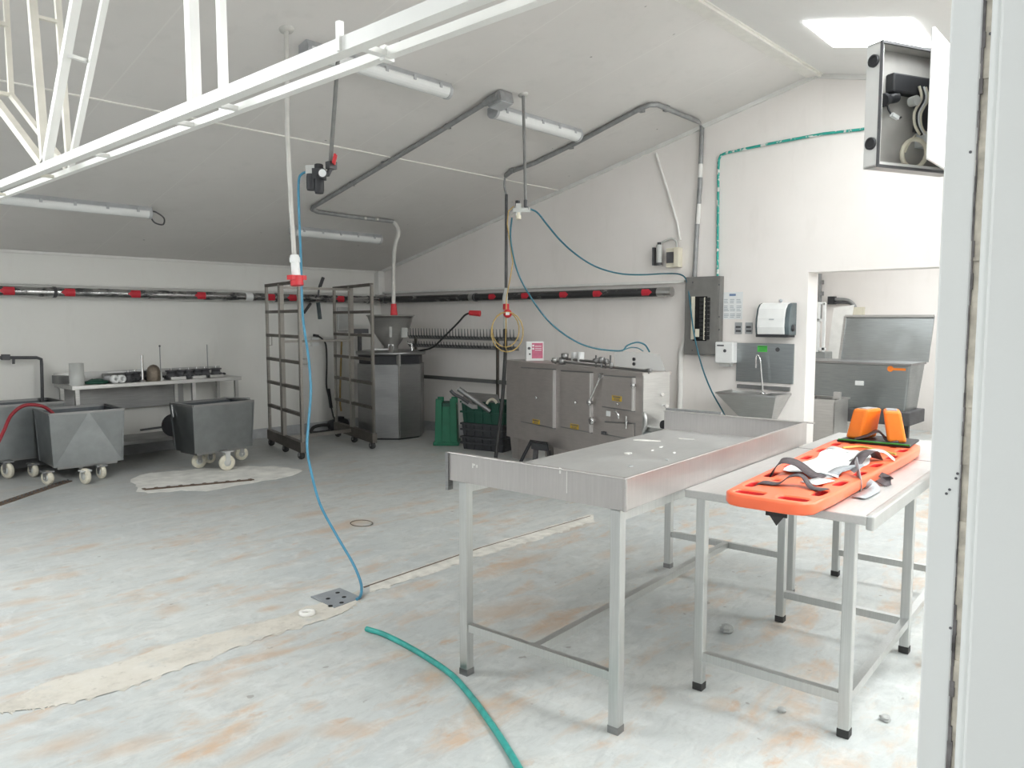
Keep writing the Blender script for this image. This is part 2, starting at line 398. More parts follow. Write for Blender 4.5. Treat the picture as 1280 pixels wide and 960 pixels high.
def thing(name, label, cat, loc=(0, 0, 0), rz=0, group=None):
    o = bpy.data.objects.new(name, None); COL.objects.link(o); o.location = loc; o.rotation_euler = (0, 0, rz); o.empty_display_size = .1
    return tag(o, label, cat, group)
def one(name, mb, mat, label, cat, group=None, bev=0.0):
    return tag(obj(name, mb, mat, bev=bev), label, cat, group)
def struct(name, mb, mat, label=None, cat=None, bev=0.0):
    return tag(obj(name, mb, mat, bev=bev), label, cat, kind='structure')
def dup(root, loc, rz, label=None, group=None):
    r = root.copy(); COL.objects.link(r); r.location = loc; r.rotation_euler = (0, 0, rz)
    if label: r['label'] = label
    if group: r['group'] = group
    for ch in list(root.children):
        c = ch.copy(); COL.objects.link(c); c.parent = r
        for gch in list(ch.children):
            d = gch.copy(); COL.objects.link(d); d.parent = c
    return r

# ================================================================== THE SETTING
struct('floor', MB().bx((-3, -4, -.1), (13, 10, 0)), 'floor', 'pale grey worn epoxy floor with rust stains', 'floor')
struct('wall_left', MB().bx((-3, YA, 0), (XB + .25, YA + .2, ZE + .04)), 'wall_left', 'long low white wall behind the meat carts', 'wall')
TH = .25; YD = 2.93; ZD = 2.06
w = MB()
def yz(poly): return [Vector((XB, y, z)) for y, z in poly]
w.prism(yz([(YA + .2, 0), (YA + .2, ceil_z(YA + .2) + .02), (YD, ceil_z(YD) + .02), (YD, 0)]), (TH, 0, 0))
w.prism(yz([(YD, ZD), (YD, ceil_z(YD) + .02), (YR, ZR + .02), (1.1, ceil_z(1.1) + .02), (1.1, ZD)]), (TH, 0, 0))
w.prism(yz([(1.1, 0), (1.1, ceil_z(1.1) + .02), (-3.6, ceil_z(-3.6) + .02), (-3.6, 0)]), (TH, 0, 0))
struct('wall_back', w, 'wall', 'white gable wall with a doorway to the next room', 'wall')
struct('wall_right', MB().bx((-3, -3.8, 0), (XB + .25, -3.6, 2.5)), 'wall', 'white wall on the right side of the hall', 'wall')
c1 = MB().prism([(-3, YR, ZR), (-3, YA + .2, ceil_z(YA + .2)), (-3, YA + .2, ceil_z(YA + .2) + .12), (-3, YR, ZR + .12)], (XB + 3.25, 0, 0))
struct('ceiling', c1, 'ceil', 'left slope of the panelled ceiling', 'ceiling')
# right slope
c2 = MB().prism([(-3, YR, ZR), (-3, -3.8, ceil_z(-3.8)), (-3, -3.8, ceil_z(-3.8) + .12), (-3, YR, ZR + .12)], (XB + 3.25, 0, 0))
struct('ceiling', c2, 'ceil_r', 'right slope of the ceiling with the skylights', 'ceiling')
# skylights (translucent sheets let into the right slope)
q = [pcr(x, y) for x, y in ((1005, 27), (1140, 24), (1165, 57), (1042, 57))]
x0 = q[0].x; x1 = (q[3].x + q[2].x) / 2; y0 = (q[0].y + q[3].y) / 2; y1 = y0 - 1.45
if x0 > x1: x0, x1 = x1, x0
def skylight(n, xa, xb, ya, yb, label, mat='sky'):
    m = MB().prism([(xa, ya, ceil_z(ya) - .012), (xa, yb, ceil_z(yb) - .012), (xa, yb, ceil_z(yb) + .01), (xa, ya, ceil_z(ya) + .01)], (xb - xa, 0, 0))
    return struct('window_%d' % n, m, mat, label, 'skylight')
SKY = [q]
m = MB().prism([p + NR * .012 for p in q], NR * -.02)
struct('window_1', m, 'sky_hot', 'bright skylight in the roof above the grey control box', 'skylight')
skylight(2, 2.6, 3.7, .6, -1.2, 'skylight over the steel tables')
skylight(3, 5.0, 6.1, -.4, -2.6, 'skylight over the right wall', 'sky_hot')
skylight(4, -2.4, -1.5, 1.8, .2, 'skylight behind the entrance')
def fill_panel_l(n, xa, xb, ya, yb, label):
    m = MB().prism([(xa, ya, ceil_z(ya) - .012), (xa, yb, ceil_z(yb) - .012), (xa, yb, ceil_z(yb) + .01), (xa, ya, ceil_z(ya) + .01)], (xb - xa, 0, 0))
    return struct('window_%d' % n, m, 'sky', label, 'skylight')
fill_panel_l(6, -.9, .2, 4.2, 6.6, 'unseen glowing panel added in the left slope behind the truss')  # out of view, added to brighten the left wall and cart fronts
# ridge and panel joints
struct('trim_1', MB().bar((-3, YR, ZR - .02), (XB, YR, ZR - .02), .16, .012).bar((-3, YR - .05, ZR - .035), (XB, YR - .05, ZR - .035), .025, .02), 'seam', 'ridge cap strip', 'trim')
pa, pb = pc(40, 100), pc(690, 240)
yj = (pa.y + pb.y) / 2
struct('trim_2', MB().bar((-3, yj, ceil_z(yj) - .004), (XB, yj, ceil_z(yj) - .004), .014, .012, up=NL), 'seam', 'white joint strip across the left ceiling slope', 'trim')
mb = MB()
for (ya, za), (yb, zb) in (((YA, ceil_z(YA)), (YR, ZR)), ((YR, ZR), (-3.6, ceil_z(-3.6)))):
    mb.bar((XB - .015, ya, za - .02), (XB - .015, yb, zb - .02), .03, .04)
struct('trim_3', mb, 'trim', 'cove strip where gable wall meets ceiling', 'trim')
struct('trim_4', MB().bar((-3, YA - .015, ZE - .012), (XB, YA - .015, ZE - .012), .03, .03), 'trim', 'cove strip above left wall', 'trim')
# ledges above the pipes
struct('trim_5', MB().bx((XB - .05, 4.25, 2.0), (XB, YA, 2.03)), 'trim', 'thin ledge above the gable wall pipe', 'trim')
struct('trim_6', MB().bx((-3, YA - .03, 1.985), (XB, YA, 2.005)), 'trim', 'thin ledge above the left wall pipe', 'trim')
struct('trim_7', MB().bx((XB - .12, YA - .11, 1.98), (XB, YA, ceil_z(YA))), 'trim', 'short boxed column in the corner', 'trim', bev=.01)
struct('baseboard_left', MB().prism([(-3, YA, 0), (-3, YA - .07, 0), (-3, YA - .012, .12), (-3, YA, .12)], (XB + 3, 0, 0)), 'base', 'grey coved base along the left wall', 'baseboard')
struct('baseboard_back', MB().prism([(XB, YA, 0), (XB - .07, YA, 0), (XB - .012, YA, .12), (XB, YA, .12)], (0, YD - YA, 0)), 'base', 'grey coved base along the gable wall', 'baseboard')
# next room
struct('wall_next_room_far', MB().bx((12.2, -1.5, 0), (12.4, 8, 3.0)), 'wall', 'white far wall of the next room', 'wall')
struct('wall_next_room_left', MB().bx((XB + TH, 5.2, 0), (12.2, 5.4, 3.0)), 'wall', 'side wall of the next room', 'wall')
struct('wall_next_room_right', MB().bx((XB + TH, -1.5, 0), (12.2, -1.3, 3.0)), 'wall', 'right side wall of the next room', 'wall')
struct('ceiling', MB().bx((XB + TH, -1.5, 3.0), (12.4, 5.4, 3.1)), 'ceil_r', 'flat ceiling of the next room', 'ceiling')
struct('window_5', MB().bx((8.6, .6, 2.985), (11.2, 3.6, 3.01)), 'sky_dim', 'skylight of the next room', 'skylight')

# near door jamb on the right
XJ = 1.2
def yj_(px): return pX(px, 480, XJ).y
e = [yj_(p) for p in (1167, 1207, 1218, 1233, 1300)]
struct('trim_8', MB().bx((XJ, e[1], 0), (XJ + .05, e[0], 3.3)), 'jamb', 'white door jamb in the right foreground', 'door jamb', bev=.003)
mb = MB(); random.seed(3)
zs = [i * .04 for i in range(83)]
for a, b in zip(zs[:-1], zs[1:]):
    ww = random.uniform(-.003, .003); mb.bx((XJ - .001 + random.uniform(0, .003), e[2], a), (XJ + .04, e[1] + .001, b))
struct('trim_9', mb, 'jamb_old', 'peeling filler strip beside the door jamb', 'door jamb')
mb = MB()
for z0, z1, wd in ((.2, .75, .006), (.75, 1.0, .008), (1.0, 1.2, .0045), (1.2, 1.62, .0012), (1.62, 1.75, .003), (1.75, 1.9, .0015), (1.9, 2.02, .004), (2.02, 2.25, .0015)):
    n_ = int((z1 - z0) / .02)
    for k in range(n_): mb.bx((XJ - .003, e[1] - wd * random.uniform(.45, 1.1), z0 + (z1 - z0) * k / n_), (XJ + .02, e[1] + random.uniform(0, .0012), z0 + (z1 - z0) * (k + 1) / n_))
struct('trim_10', mb, 'jamb_crack', 'dark crack down the door jamb', 'crack')
struct('trim_11', MB().bx((XJ - .012, e[3], 0), (XJ + .05, e[2], 3.3)), 'jamb', 'rounded stop strip of the jamb', 'door jamb', bev=.006)
struct('wall_front_partition', MB().bx((XJ - .03, -1.6, 0), (XJ + .10, e[3], 3.3)), 'jamb', 'white partition beside the entrance', 'wall', bev=.004)
mb = MB()
for px, py in ((1213, 190), (1195, 598), (1187, 612), (1197, 592), (1183, 617), (1238, 42), (1188, 785)):
    p = pX(px, py, XJ); mb.lathe([(.0022, 0), (.0018, .002)], (XJ + .001, p.y, p.z), (-1, 0, 0), 8)
struct('trim_12', mb, 'ink_dark', 'small screw holes in the jamb', 'screw holes')

# floor repairs, drains
def blob(pts_px, z=.004, jit=.0, sub=4):
    P = catmull([pz(x, y) for x, y in pts_px + [pts_px[0]]], sub)[:-1]
    return [Vector((p.x + random.uniform(-jit, jit), p.y + random.uniform(-jit, jit), .0005)) for p in P]
def strip(name, top, bot, mat, label):
    t = catmull([pz(*p) for p in top], 14); b = catmull([pz(*p) for p in bot], 14)
    vs = []; n = len(t)
    for p, q_ in zip(t, b):
        j = lambda: random.uniform(-.035, .035)
        vs += [Vector((p.x, p.y + j(), .0008)), Vector((p.x, p.y, .0035)), Vector((q_.x, q_.y, .0035)), Vector((q_.x, q_.y + j(), .0008))]
    fs = [(i * 4 + k, i * 4 + k + 1, i * 4 + 5 + k, i * 4 + 4 + k) for i in range(n - 1) for k in range(3)]
    m = MB(); m.add(vs, fs); return struct(name, m, mat, label, 'floor repair')
strip('trim_13', [(0, 881), (30, 869), (60, 853), (140, 832), (230, 802), (330, 778), (420, 748), (450, 739)], [(0, 892), (30, 888), (60, 884), (140, 866), (230, 834), (330, 797), (420, 770), (450, 751)], 'plaster', 'long cream mortar repair strip across the floor')
strip('trim_14', [(462, 731), (520, 711), (600, 684), (680, 661), (742, 643)], [(462, 741), (520, 722), (600, 695), (680, 671), (742, 652)], 'plaster_grey', 'grey cracked joint line running on from the drain')
mb = MB(); mb.bar(pz(455, 734, .003), pz(600, 685, .003), .012, .004).bar(pz(600, 685, .003), pz(738, 645, .003), .008, .004)
struct('trim_15', mb, 'rust', 'dark crack in the floor joint', 'crack')
random.seed(5)
P = blob([(163, 600), (185, 592), (230, 588), (300, 583), (352, 584), (375, 589), (352, 598), (320, 602), (272, 612), (225, 614), (180, 616), (172, 608)], jit=.03)
struct('trim_16', MB().prism(P, (0, 0, .003)), 'plaster_w', 'white mortar patch on the floor around the slot drain', 'floor repair')
g = thing('slot_drain', 'long dark slot drain grate set in the white mortar patch', 'drain', pz(248, 606))
a, b = pz(181, 612, .006), pz(314, 600, .006)
obj('grate', MB().bar(a, b, .05, .010), 'rust', g)
mb = MB(); d = (b - a) / 9
for k in range(10):
    mb.bar(a + d * k + Vector((0, -.035, .006)), a + d * k + Vector((0, .035, .006)), .03, .006)
obj('cross_bar', mb, 'rust', g)
g = thing('channel_drain', 'dark channel drain in the floor under the left meat carts', 'drain', pz(40, 616))
obj('grate', MB().bar(pz(-30, 640, .004), pz(85, 601, .004), .09, .008), 'rust', g)
mb = MB(); a = pz(-30, 640, .004); b = pz(85, 601, .004)
for k in range(24): mb.bar(a + (b - a) * (k / 23) + Vector((-.01, -.04, .006)), a + (b - a) * (k / 23) + Vector((.01, .04, .006)), .012, .006)
obj('slot_bar', mb, 'dark', g)
# square drain plate
qd = [pz(*p) for p in ((388, 747), (418, 761), (452, 748), (425, 736))]
cen = sum(qd, Vector()) / 4
g = thing('drain_cover', 'grey square floor drain plate with round holes where blue hose ends', 'drain', cen)
obj('plate', MB().prism([p + Vector((0, 0, .001)) for p in qd], (0, 0, .007)), 'grate', g, bev=.003)
mb = MB()
for px, py in ((422, 741), (410, 748.5), (430, 746.5), (427, 753.5), (413, 757.5)):
    mb.lathe([(.013, 0), (.013, .002)], pz(px, py, .0075), n=12)
obj('drain_hole', mb, 'void', g)

# ================================================================== STEEL TABLES
def tableframe(o, a):
    c, s = math.cos(a), math.sin(a)
    return lambda x, y, z: Vector((o[0] + c * x - s * y, o[1] + s * x + c * y, z))
# --- tray table
A1 = math.radians(3.4); o1 = (2.373, 1.615)
t = thing('tray_table', 'long stainless steel tray table with raised rim, open on the left', 'table', (2.373, 1.615, 0), A1)
L1, W1, lg = 1.985, .83, .045
LP = [('fr', 0, 0), ('fl', 0, W1 - lg), ('br', L1 - lg, 0), ('bl', L1 - lg, W1 - lg)]
for nme, x, y in LP:
    leg = obj('leg', MB().bx((x, y, .012), (x + lg, y + lg, .885)), 'steel_leg', t, local=True, bev=.004)
    obj('foot', MB().bx((x - .001, y - .001, 0), (x + lg + .001, y + lg + .001, .03)), 'steel_dark', leg, local=True)
zr = .205
obj('end_rail', MB().bx((.008, lg, zr), (.036, W1 - lg, zr + .035)), 'steel_leg', t, local=True)
obj('end_rail', MB().bx((L1 - .036, lg, zr), (L1 - .008, W1 - lg, zr + .035)), 'steel_leg', t, local=True)
obj('centre_rail', MB().bx((.036, .40, zr), (L1 - .036, .435, zr + .035)), 'steel_leg', t, local=True)
obj('top_rail', MB().bx((lg, .006, .838), (L1 - lg, .04, .878)), 'steel_leg', t, local=True)
obj('top_rail', MB().bx((lg, W1 - .04, .838), (L1 - lg, W1 - .006, .878)), 'steel_leg', t, local=True)
zb, zt = .888, 1.012
tr = MB()
tr.bx((-.005, -.022, zb), (L1 + .03, W1 + .03, zb + .006))
tr.bx((-.012, -.025, zb), (-.004, W1 + .055, zt))               # front wall
tr.bx((-.012, -.028, zb), (L1 + .035, -.02, zt))                 # right wall
tr.bx((L1 + .027, -.028, zb), (L1 + .035, W1 + .05, zt))         # back wall
tr.bx((-.016, -.03, zt - .004), (.008, W1 + .056, zt + .002)); tr.bx((-.014, -.032, zt - .004), (L1 + .05, -.014, zt + .002)); tr.bx((L1 + .015, -.07, zt - .004), (L1 + .048, W1 + .05, zt + .002))
obj('tray', tr, 'steel_tray', t, local=True, bev=.002)
obj('tray_floor', MB().bx((-.004, -.02, zb + .006), (L1 + .027, W1 + .03, zb + .0075)), 'steel_top', t, local=True)
obj('corner_strip', MB().bx((-.02, W1 + .045, zb - .045), (.012, W1 + .062, zt)), 'steel_dark', t, local=True)
obj('corner_weld', MB().cyl((-.012, -.028, zb), (-.012, -.028, zt), .009, 12), 'steel_tray', t, local=True)
sc = MB()
for yy, zz, w_, h_ in ((.72, .975, .012, .004), (.705, .97, .008, .006), (.235, .965, .003, .045), (.265, 1.006, .008, .012), (.73, .97, .006, .01)):
    sc.bx((-.0135, yy, zz - h_), (-.0125, yy + w_, zz + h_))
obj('scratch_mark', sc, 'scrap', t, local=True)
T1 = tableframe(o1, A1)
# --- work table with six legs
A2 = math.radians(3.1); o2 = (2.943, .948)
t = thing('work_table', 'plain stainless steel work table carrying the orange spine board', 'table', (2.943, .948, 0), A2)
W2 = .645; sp = .975
for i in range(3):
    for y in (0, W2 - .042):
        x = i * (sp - .004)
        if i == 2: x -= .02
        leg = obj('leg', MB().bx((x, y, .03), (x + .042, y + .042, .856)), 'steel_leg', t, local=True, bev=.004)
        obj('rubber_foot', MB().bx((x - .002, y - .002, 0), (x + .044, y + .044, .035)), 'rubber', leg, local=True, bev=.004)
    obj('cross_rail', MB().bx((x + .004, .042, .135), (x + .036, W2 - .042, .172)), 'steel_leg', t, local=True)
obj('side_rail', MB().bx((.042, .004, .135), (1.93, .038, .172)), 'steel_leg', t, local=True)
obj('tabletop', MB().bx((-.06, -.05, .855), (2.06, W2 + .025, .89)), 'steel_top', t, local=True, bev=.004)
obj('rolled_edge', MB().bx((-.055, -.075, .836), (2.06, -.045, .895)), 'steel_leg', t, local=True, bev=.008)
obj('seam', MB().bx((1.30, -.05, .8898), (1.306, W2 + .02, .8908)), 'dark', t, local=True)
T2 = tableframe(o2, A2)

# --- orange spine board on the work table
AB = math.radians(3.9); ob = (2.695, 1.195)
ZB = .8935
HOLES = []
def boardmesh():
    cu = bpy.data.curves.new('tmp', 'CURVE'); cu.dimensions = '2D'; cu.fill_mode = 'BOTH'
    cu.extrude = .014; cu.bevel_depth = .010; cu.bevel_resolution = 2
    def spl(pts):
        s_ = cu.splines.new('POLY'); s_.points.add(len(pts) - 1)
        for p, v in zip(s_.points, pts): p.co = (v[0] * .965, v[1], 0, 1)
        s_.use_cyclic_u = True
    KX = .965
    half = [(0.0, .095), (.015, .135), (.05, .158), (.25, .170), (.55, .178), (1.0, .192), (1.45, .205), (1.66, .203), (1.76, .19), (1.81, .15), (1.825, .09)]
    spl([(x, y) for x, y in half] + [(x, -y) for x, y in reversed(half)])
    HOLES.clear()
    def slot(cx, cy, lx, ly, n=20, ang=0):
        HOLES.append((cx * .965, cy, lx, ly))
        ca, sa = math.cos(ang), math.sin(ang)
        pts = []
        for k in range(n):
            u = math.cos(2 * PI * k / n); v = math.sin(2 * PI * k / n)
            u = math.copysign(abs(u) ** .6, u) * lx; v = math.copysign(abs(v) ** .6, v) * ly
            pts.append((cx + ca * u - sa * v, cy + sa * u + ca * v))
        spl(pts)
    for sgn in (1, -1):
        slot(.068, sgn * .082, .042, .064)
        for x, y in ((.23, .135), (.47, .145), (.74, .153), (1.0, .16), (1.27, .167), (1.52, .165)):
            slot(x, sgn * (y - .004), .072, .028, ang=sgn * .04)
        for x in (.37, .62, .9): slot(x, sgn * .085, .030, .024, 12)
    slot(1.72, 0, .028, .07); slot(1.60, .1, .03, .024, 12); slot(1.60, -.1, .03, .024, 12)
    tmp = bpy.data.objects.new('tmp', cu); COL.objects.link(tmp)
    dg = bpy.context.evaluated_depsgraph_get()
    me = bpy.data.meshes.new_from_object(tmp.evaluated_get(dg))
    bpy.data.objects.remove(tmp); return me
t = thing('spine_board', 'long orange rescue spine board with straps lying on the steel work table', 'spine board', (ob[0], ob[1], ZB), AB)
me = boardmesh(); me.materials.clear(); me.materials.append(M['board']); me.materials.append(M['hole_shade'])
for p_ in me.polygons:
    cc_ = p_.center
    if cc_.z < .0205 and any((abs(cc_.x - hx) / hl) ** 3 + (abs(cc_.y - hy) / hw) ** 3 < 1.05 for hx, hy, hl, hw in HOLES): p_.material_index = 1  # hole walls coloured deep red for the shading inside them
bo = bpy.data.objects.new('board', me); COL.objects.link(bo); bo.parent = t; bo.location = (0, 0, .026)
obj('underside', MB().bx((.24, -.125, 0), (1.70, .125, .004)), 'hole_shade', t, local=True)
# deep red plates in the hand holes: shading of the interior put into colour
mb = MB()
for sgn in (1, -1):
    for x, y in ((.055, .082),): mb.bx((x - .03, sgn * y - .06, .006), (x + .03, sgn * y + .06, .010))
    for x, y in ((.23, .135), (.47, .145), (.74, .153), (1.0, .16), (1.27, .167), (1.52, .165)): mb.bx((x - .065, sgn * y - .022, .006), (x + .065, sgn * y + .022, .010))
    for x in (.37, .62, .9): mb.bx((x - .02, sgn * .085 - .02, .006), (x + .02, sgn * .085 + .02, .010))
mb.bx((1.69, -.07, .006), (1.75, .07, .010)); mb.bx((1.57, .08, .006), (1.63, .12, .010)); mb.bx((1.57, -.12, .006), (1.63, -.08, .010))
obj('hole_shade_plate', mb, 'hole_shade', t, local=True)
zt_ = .052
def strap(pts, w, side, mat, lab):
    o = obj('strap', MB().ribbon(pts, w, side, .003), mat, t, local=True); o['label'] = lab; return o
strap([(.23, .135, .03), (.24, .10, zt_ + .004), (.25, .04, zt_ + .005), (.27, 0, zt_ + .035), (.29, -.04, zt_ + .04), (.27, -.085, zt_ + .006), (.25, -.14, zt_ + .004)], .058, (1, .15, 0), 'strap_dark', 'dark strap looped across the foot end')
strap([(.47, .15, .03), (.46, .13, zt_ + .02), (.47, .10, zt_ + .055), (.50, .05, zt_ + .05), (.49, -.02, zt_ + .012), (.48, -.06, zt_ + .003)], .075, (1, .1, .15), 'strap_dark', 'dark curled strap')
strap([(.34, -.05, zt_ + .003), (.40, -.07, zt_ + .004), (.46, -.085, zt_ + .004)], .075, (0, 1, 0), 'strap_lt', 'white strap end')
strap([(.50, -.03, zt_ + .003), (.56, -.07, zt_ + .004), (.64, -.09, zt_ + .02), (.66, -.14, zt_ + .03), (.60, -.175, zt_ + .035)], .05, (1, .2, .2), 'strap_grey', 'grey strap')
strap([(.62, -.17, .003 - ZB + .897), (.60, -.18, .03), (.62, -.165, .08), (.64, -.15, .12)], .06, (1, .5, 0), 'strap_grey', 'light grey strap standing up with its buckle')
sh = MB(); random.seed(21); nx, ny = 12, 6; vs = []  # thin white patch laid on the board to stand for overexposed glare
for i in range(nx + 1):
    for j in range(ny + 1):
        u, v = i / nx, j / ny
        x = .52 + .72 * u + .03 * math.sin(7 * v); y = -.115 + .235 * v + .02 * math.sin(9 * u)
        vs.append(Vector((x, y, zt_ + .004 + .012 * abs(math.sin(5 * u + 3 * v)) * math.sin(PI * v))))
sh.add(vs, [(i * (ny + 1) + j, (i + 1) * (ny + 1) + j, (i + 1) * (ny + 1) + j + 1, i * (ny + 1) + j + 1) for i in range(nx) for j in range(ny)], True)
wo = obj('sheet', sh, 'paper', t, local=True); wo['label'] = 'thin white sheet added for overexposed glare on the middle of the board'
strap([(.66, .02, zt_ + .003), (.78, .0, zt_ + .004), (.92, -.03, zt_ + .004), (1.1, -.01, zt_ + .004), (1.25, .06, zt_ + .004)], .13, (.1, 1, 0), 'strap_lt', 'wide white strap bundle along the board')
strap([(.8, -.10, zt_ + .003), (.88, -.12, zt_ + .05), (1.0, -.13, zt_ + .055), (1.1, -.13, zt_ + .003)], .05, (.3, 1, 0), 'strap_dark', 'dark folded strap')
strap([(.92, -.05, zt_ + .01), (1.0, -.09, zt_ + .045), (1.1, -.15, zt_ + .04), (1.12, -.2, zt_ + .003)], .05, (1, .1, 0), 'strap_lt', 'white strap over the folded dark one')
strap([(1.27, .17, zt_ - .02), (1.27, .13, zt_ + .006), (1.22, .05, zt_ + .006), (1.15, -.04, zt_ + .006)], .06, (1, .2, 0), 'strap_lt', 'white strap below the head blocks')
strap([(.66, -.19, .02), (.64, -.225, .004), (.52, -.225, .003), (.44, -.215, .003)], .05, (0, 1, 0), 'strap_grey', 'grey strap end lying on the table')
strap([(.86, -.19, .03), (.86, -.22, .02), (.82, -.235, .012), (.76, -.225, .004)], .05, (1, 0, .2), 'strap_dark', 'dark strap hanging over the side')
strap([(.03, -.035, .008), (.028, -.035, -.02)], .08, (0, 1, 0), 'rubber', 'black strap tip under the foot end')
tri = MB().prism([Vector((.03, .01, .006)), Vector((.03, -.08, .006)), Vector((.03, -.035, -.055))], (.004, 0, 0))
obj('strap_tip', tri, 'rubber', t, local=True)
cb = obj('cord', MB().tube([(1.28, -.17, zt_ + .004), (1.34, -.06, zt_ + .008), (1.4, .02, zt_ + .006), (1.3, .08, zt_ + .008)], .006, 6, curve=5), 'yellow_strap', t, local=True); cb['label'] = 'yellow cord'
# head immobiliser
def B(x, y, z):
    c, s_ = math.cos(AB), math.sin(AB); return Vector((ob[0] + c * x - s_ * y, ob[1] + s_ * x + c * y, ZB + z))
t = thing('head_immobiliser_pad', 'black base pad under the orange head blocks at the far end of the board', 'pad', B(1.70, 0, zt_))
pad = [B(1.55, .18, 0), B(1.55, -.18, 0), B(1.83, -.17, 0), B(1.84, .15, 0)]
obj('pad', MB().prism([Vector((p.x, p.y, ZB + .0505)) for p in pad], (0, 0, .012)), 'black', t, bev=.004)
obj('chin_strap', MB().ribbon([B(1.59, .1, .066), B(1.61, .04, .09), B(1.66, 0, .11), B(1.67, -.04, .075), B(1.6, -.1, .066)], .04, (1, .3, .2)), 'strap_dark', t)
obj('edging', MB().tube([B(1.545, .17, .064), B(1.54, 0, .066), B(1.545, -.18, .066)], .005, 6, curve=4), 'greenink', t)
def headblock(x, y, lean, yaw, label):
    t = thing('head_block', label, 'head block', B(x, y, .063), AB + yaw, group='orange foam head blocks')
    w0, l0, h0 = .046, .078, .165
    lo = [Vector(p) for p in ((-l0, -w0, .0), (l0, -w0, 0), (l0, w0, 0), (-l0, w0, 0))]
    hi = [Vector((p.x * .93, p.y * .9 + lean, h0)) for p in lo]
    obj('block', MB().hexa(lo, hi), 'orange', t, local=True, bev=.014)
    obj('top_patch', MB().box((0, lean, h0 + .001), (.10, .05, .003)), 'strap_grey', t, local=True)
headblock(1.70, .095, -.035, math.radians(-18), 'left orange foam head block leaning outward on the spine board pad')
headblock(1.70, -.085, .03, math.radians(14), 'right orange foam head block nearest the door jamb')

# scraps on tray, stones on the floor
def scrap(px, py, w_, h_, ang, lab, z=.8955, mat='scrap'):
    p = pz(px, py, z); pts = []
    for k in range(7):
        r = random.uniform(.6, 1.1); a = 2 * PI * k / 7
        x = math.cos(a) * w_ * r; y = math.sin(a) * h_ * r
        pts.append(p + Vector((x * math.cos(ang) - y * math.sin(ang), x * math.sin(ang) + y * math.cos(ang), 0)))
    return one('scrap', MB().prism(pts, (0, 0, .004)), mat, lab, 'scrap', 'white scraps on the tray table')
random.seed(11)
for a in ((808, 551, .10, .02, -1.2, 'long torn white scrap at the left edge of the tray'), (785, 567, .03, .02, .3, 'white scrap in the middle left of the tray floor'),
          (858, 549, .05, .008, -1.3, 'thin white sliver toward the far end of the tray'), (826, 559, .025, .012, .2, 'small white scrap in the middle of the tray'),
          (788, 583, .02, .014, .2, 'small greyish crumb near the front of the tray floor'), (843, 566, .016, .008, .2, 'tiny white crumb right of the middle scraps'),
          (833, 575, .02, .008, .8, 'tiny grey crumb beside the right wall of the tray'), (815, 563, .016, .008, .6, 'tiny crumb between the middle scraps')):
    scrap(*a[:5], a[5], mat='scrap' if 'grey' not in a[5] else 'stone')
def stone(px, py, r, lab):
    p = pz(px, py); m = MB(); vs = []
    m.sphere((0, 0, 0), r, 8, .7)
    m.v = [Vector((v.x * random.uniform(.8, 1.2), v.y * random.uniform(.8, 1.2), max(0, v.z + r * .5))) + Vector((p.x, p.y, 0)) for v in m.v]; m.sm = [False] * len(m.sm)
    return one('stone_chunk', m, 'stone', lab, 'stone', 'bits of broken stone on the floor')
stone(908, 790, .035, 'grey lump of broken stone on the floor under the work table')
stone(977, 890, .018, 'small pale stone bit on the floor in front of the work table')
stone(1107, 901, .022, 'flat brown stone bit on the floor near the jamb')
one('metal_ring', MB().tube([pz(452 + 14 * math.cos(k * PI / 8), 654 + 4 * math.sin(k * PI / 8), .006) for k in range(17)], .003, 6), 'bronze', 'thin rusty ring lying on the floor beside the blue hose', 'ring')
one('washer', MB().lathe([(.02, 0), (.045, 0), (.045, .02), (.02, .02), (.02, 0)], pz(384, 768.5), n=16), 'scrap', 'cream plastic ring on the floor by the drain plate', 'ring')
# green hose
gh = [(458, 786), (480, 793), (510, 808), (540, 826), (566, 845), (590, 872), (612, 902), (632, 932), (652, 966), (675, 1010), (700, 1060)]
one('garden_hose', MB().tube([pz(x, y, .014) for x, y in gh], .0135, 10, curve=5), 'teal', 'short green rubber hose lying on the floor by the tray table leg', 'hose')

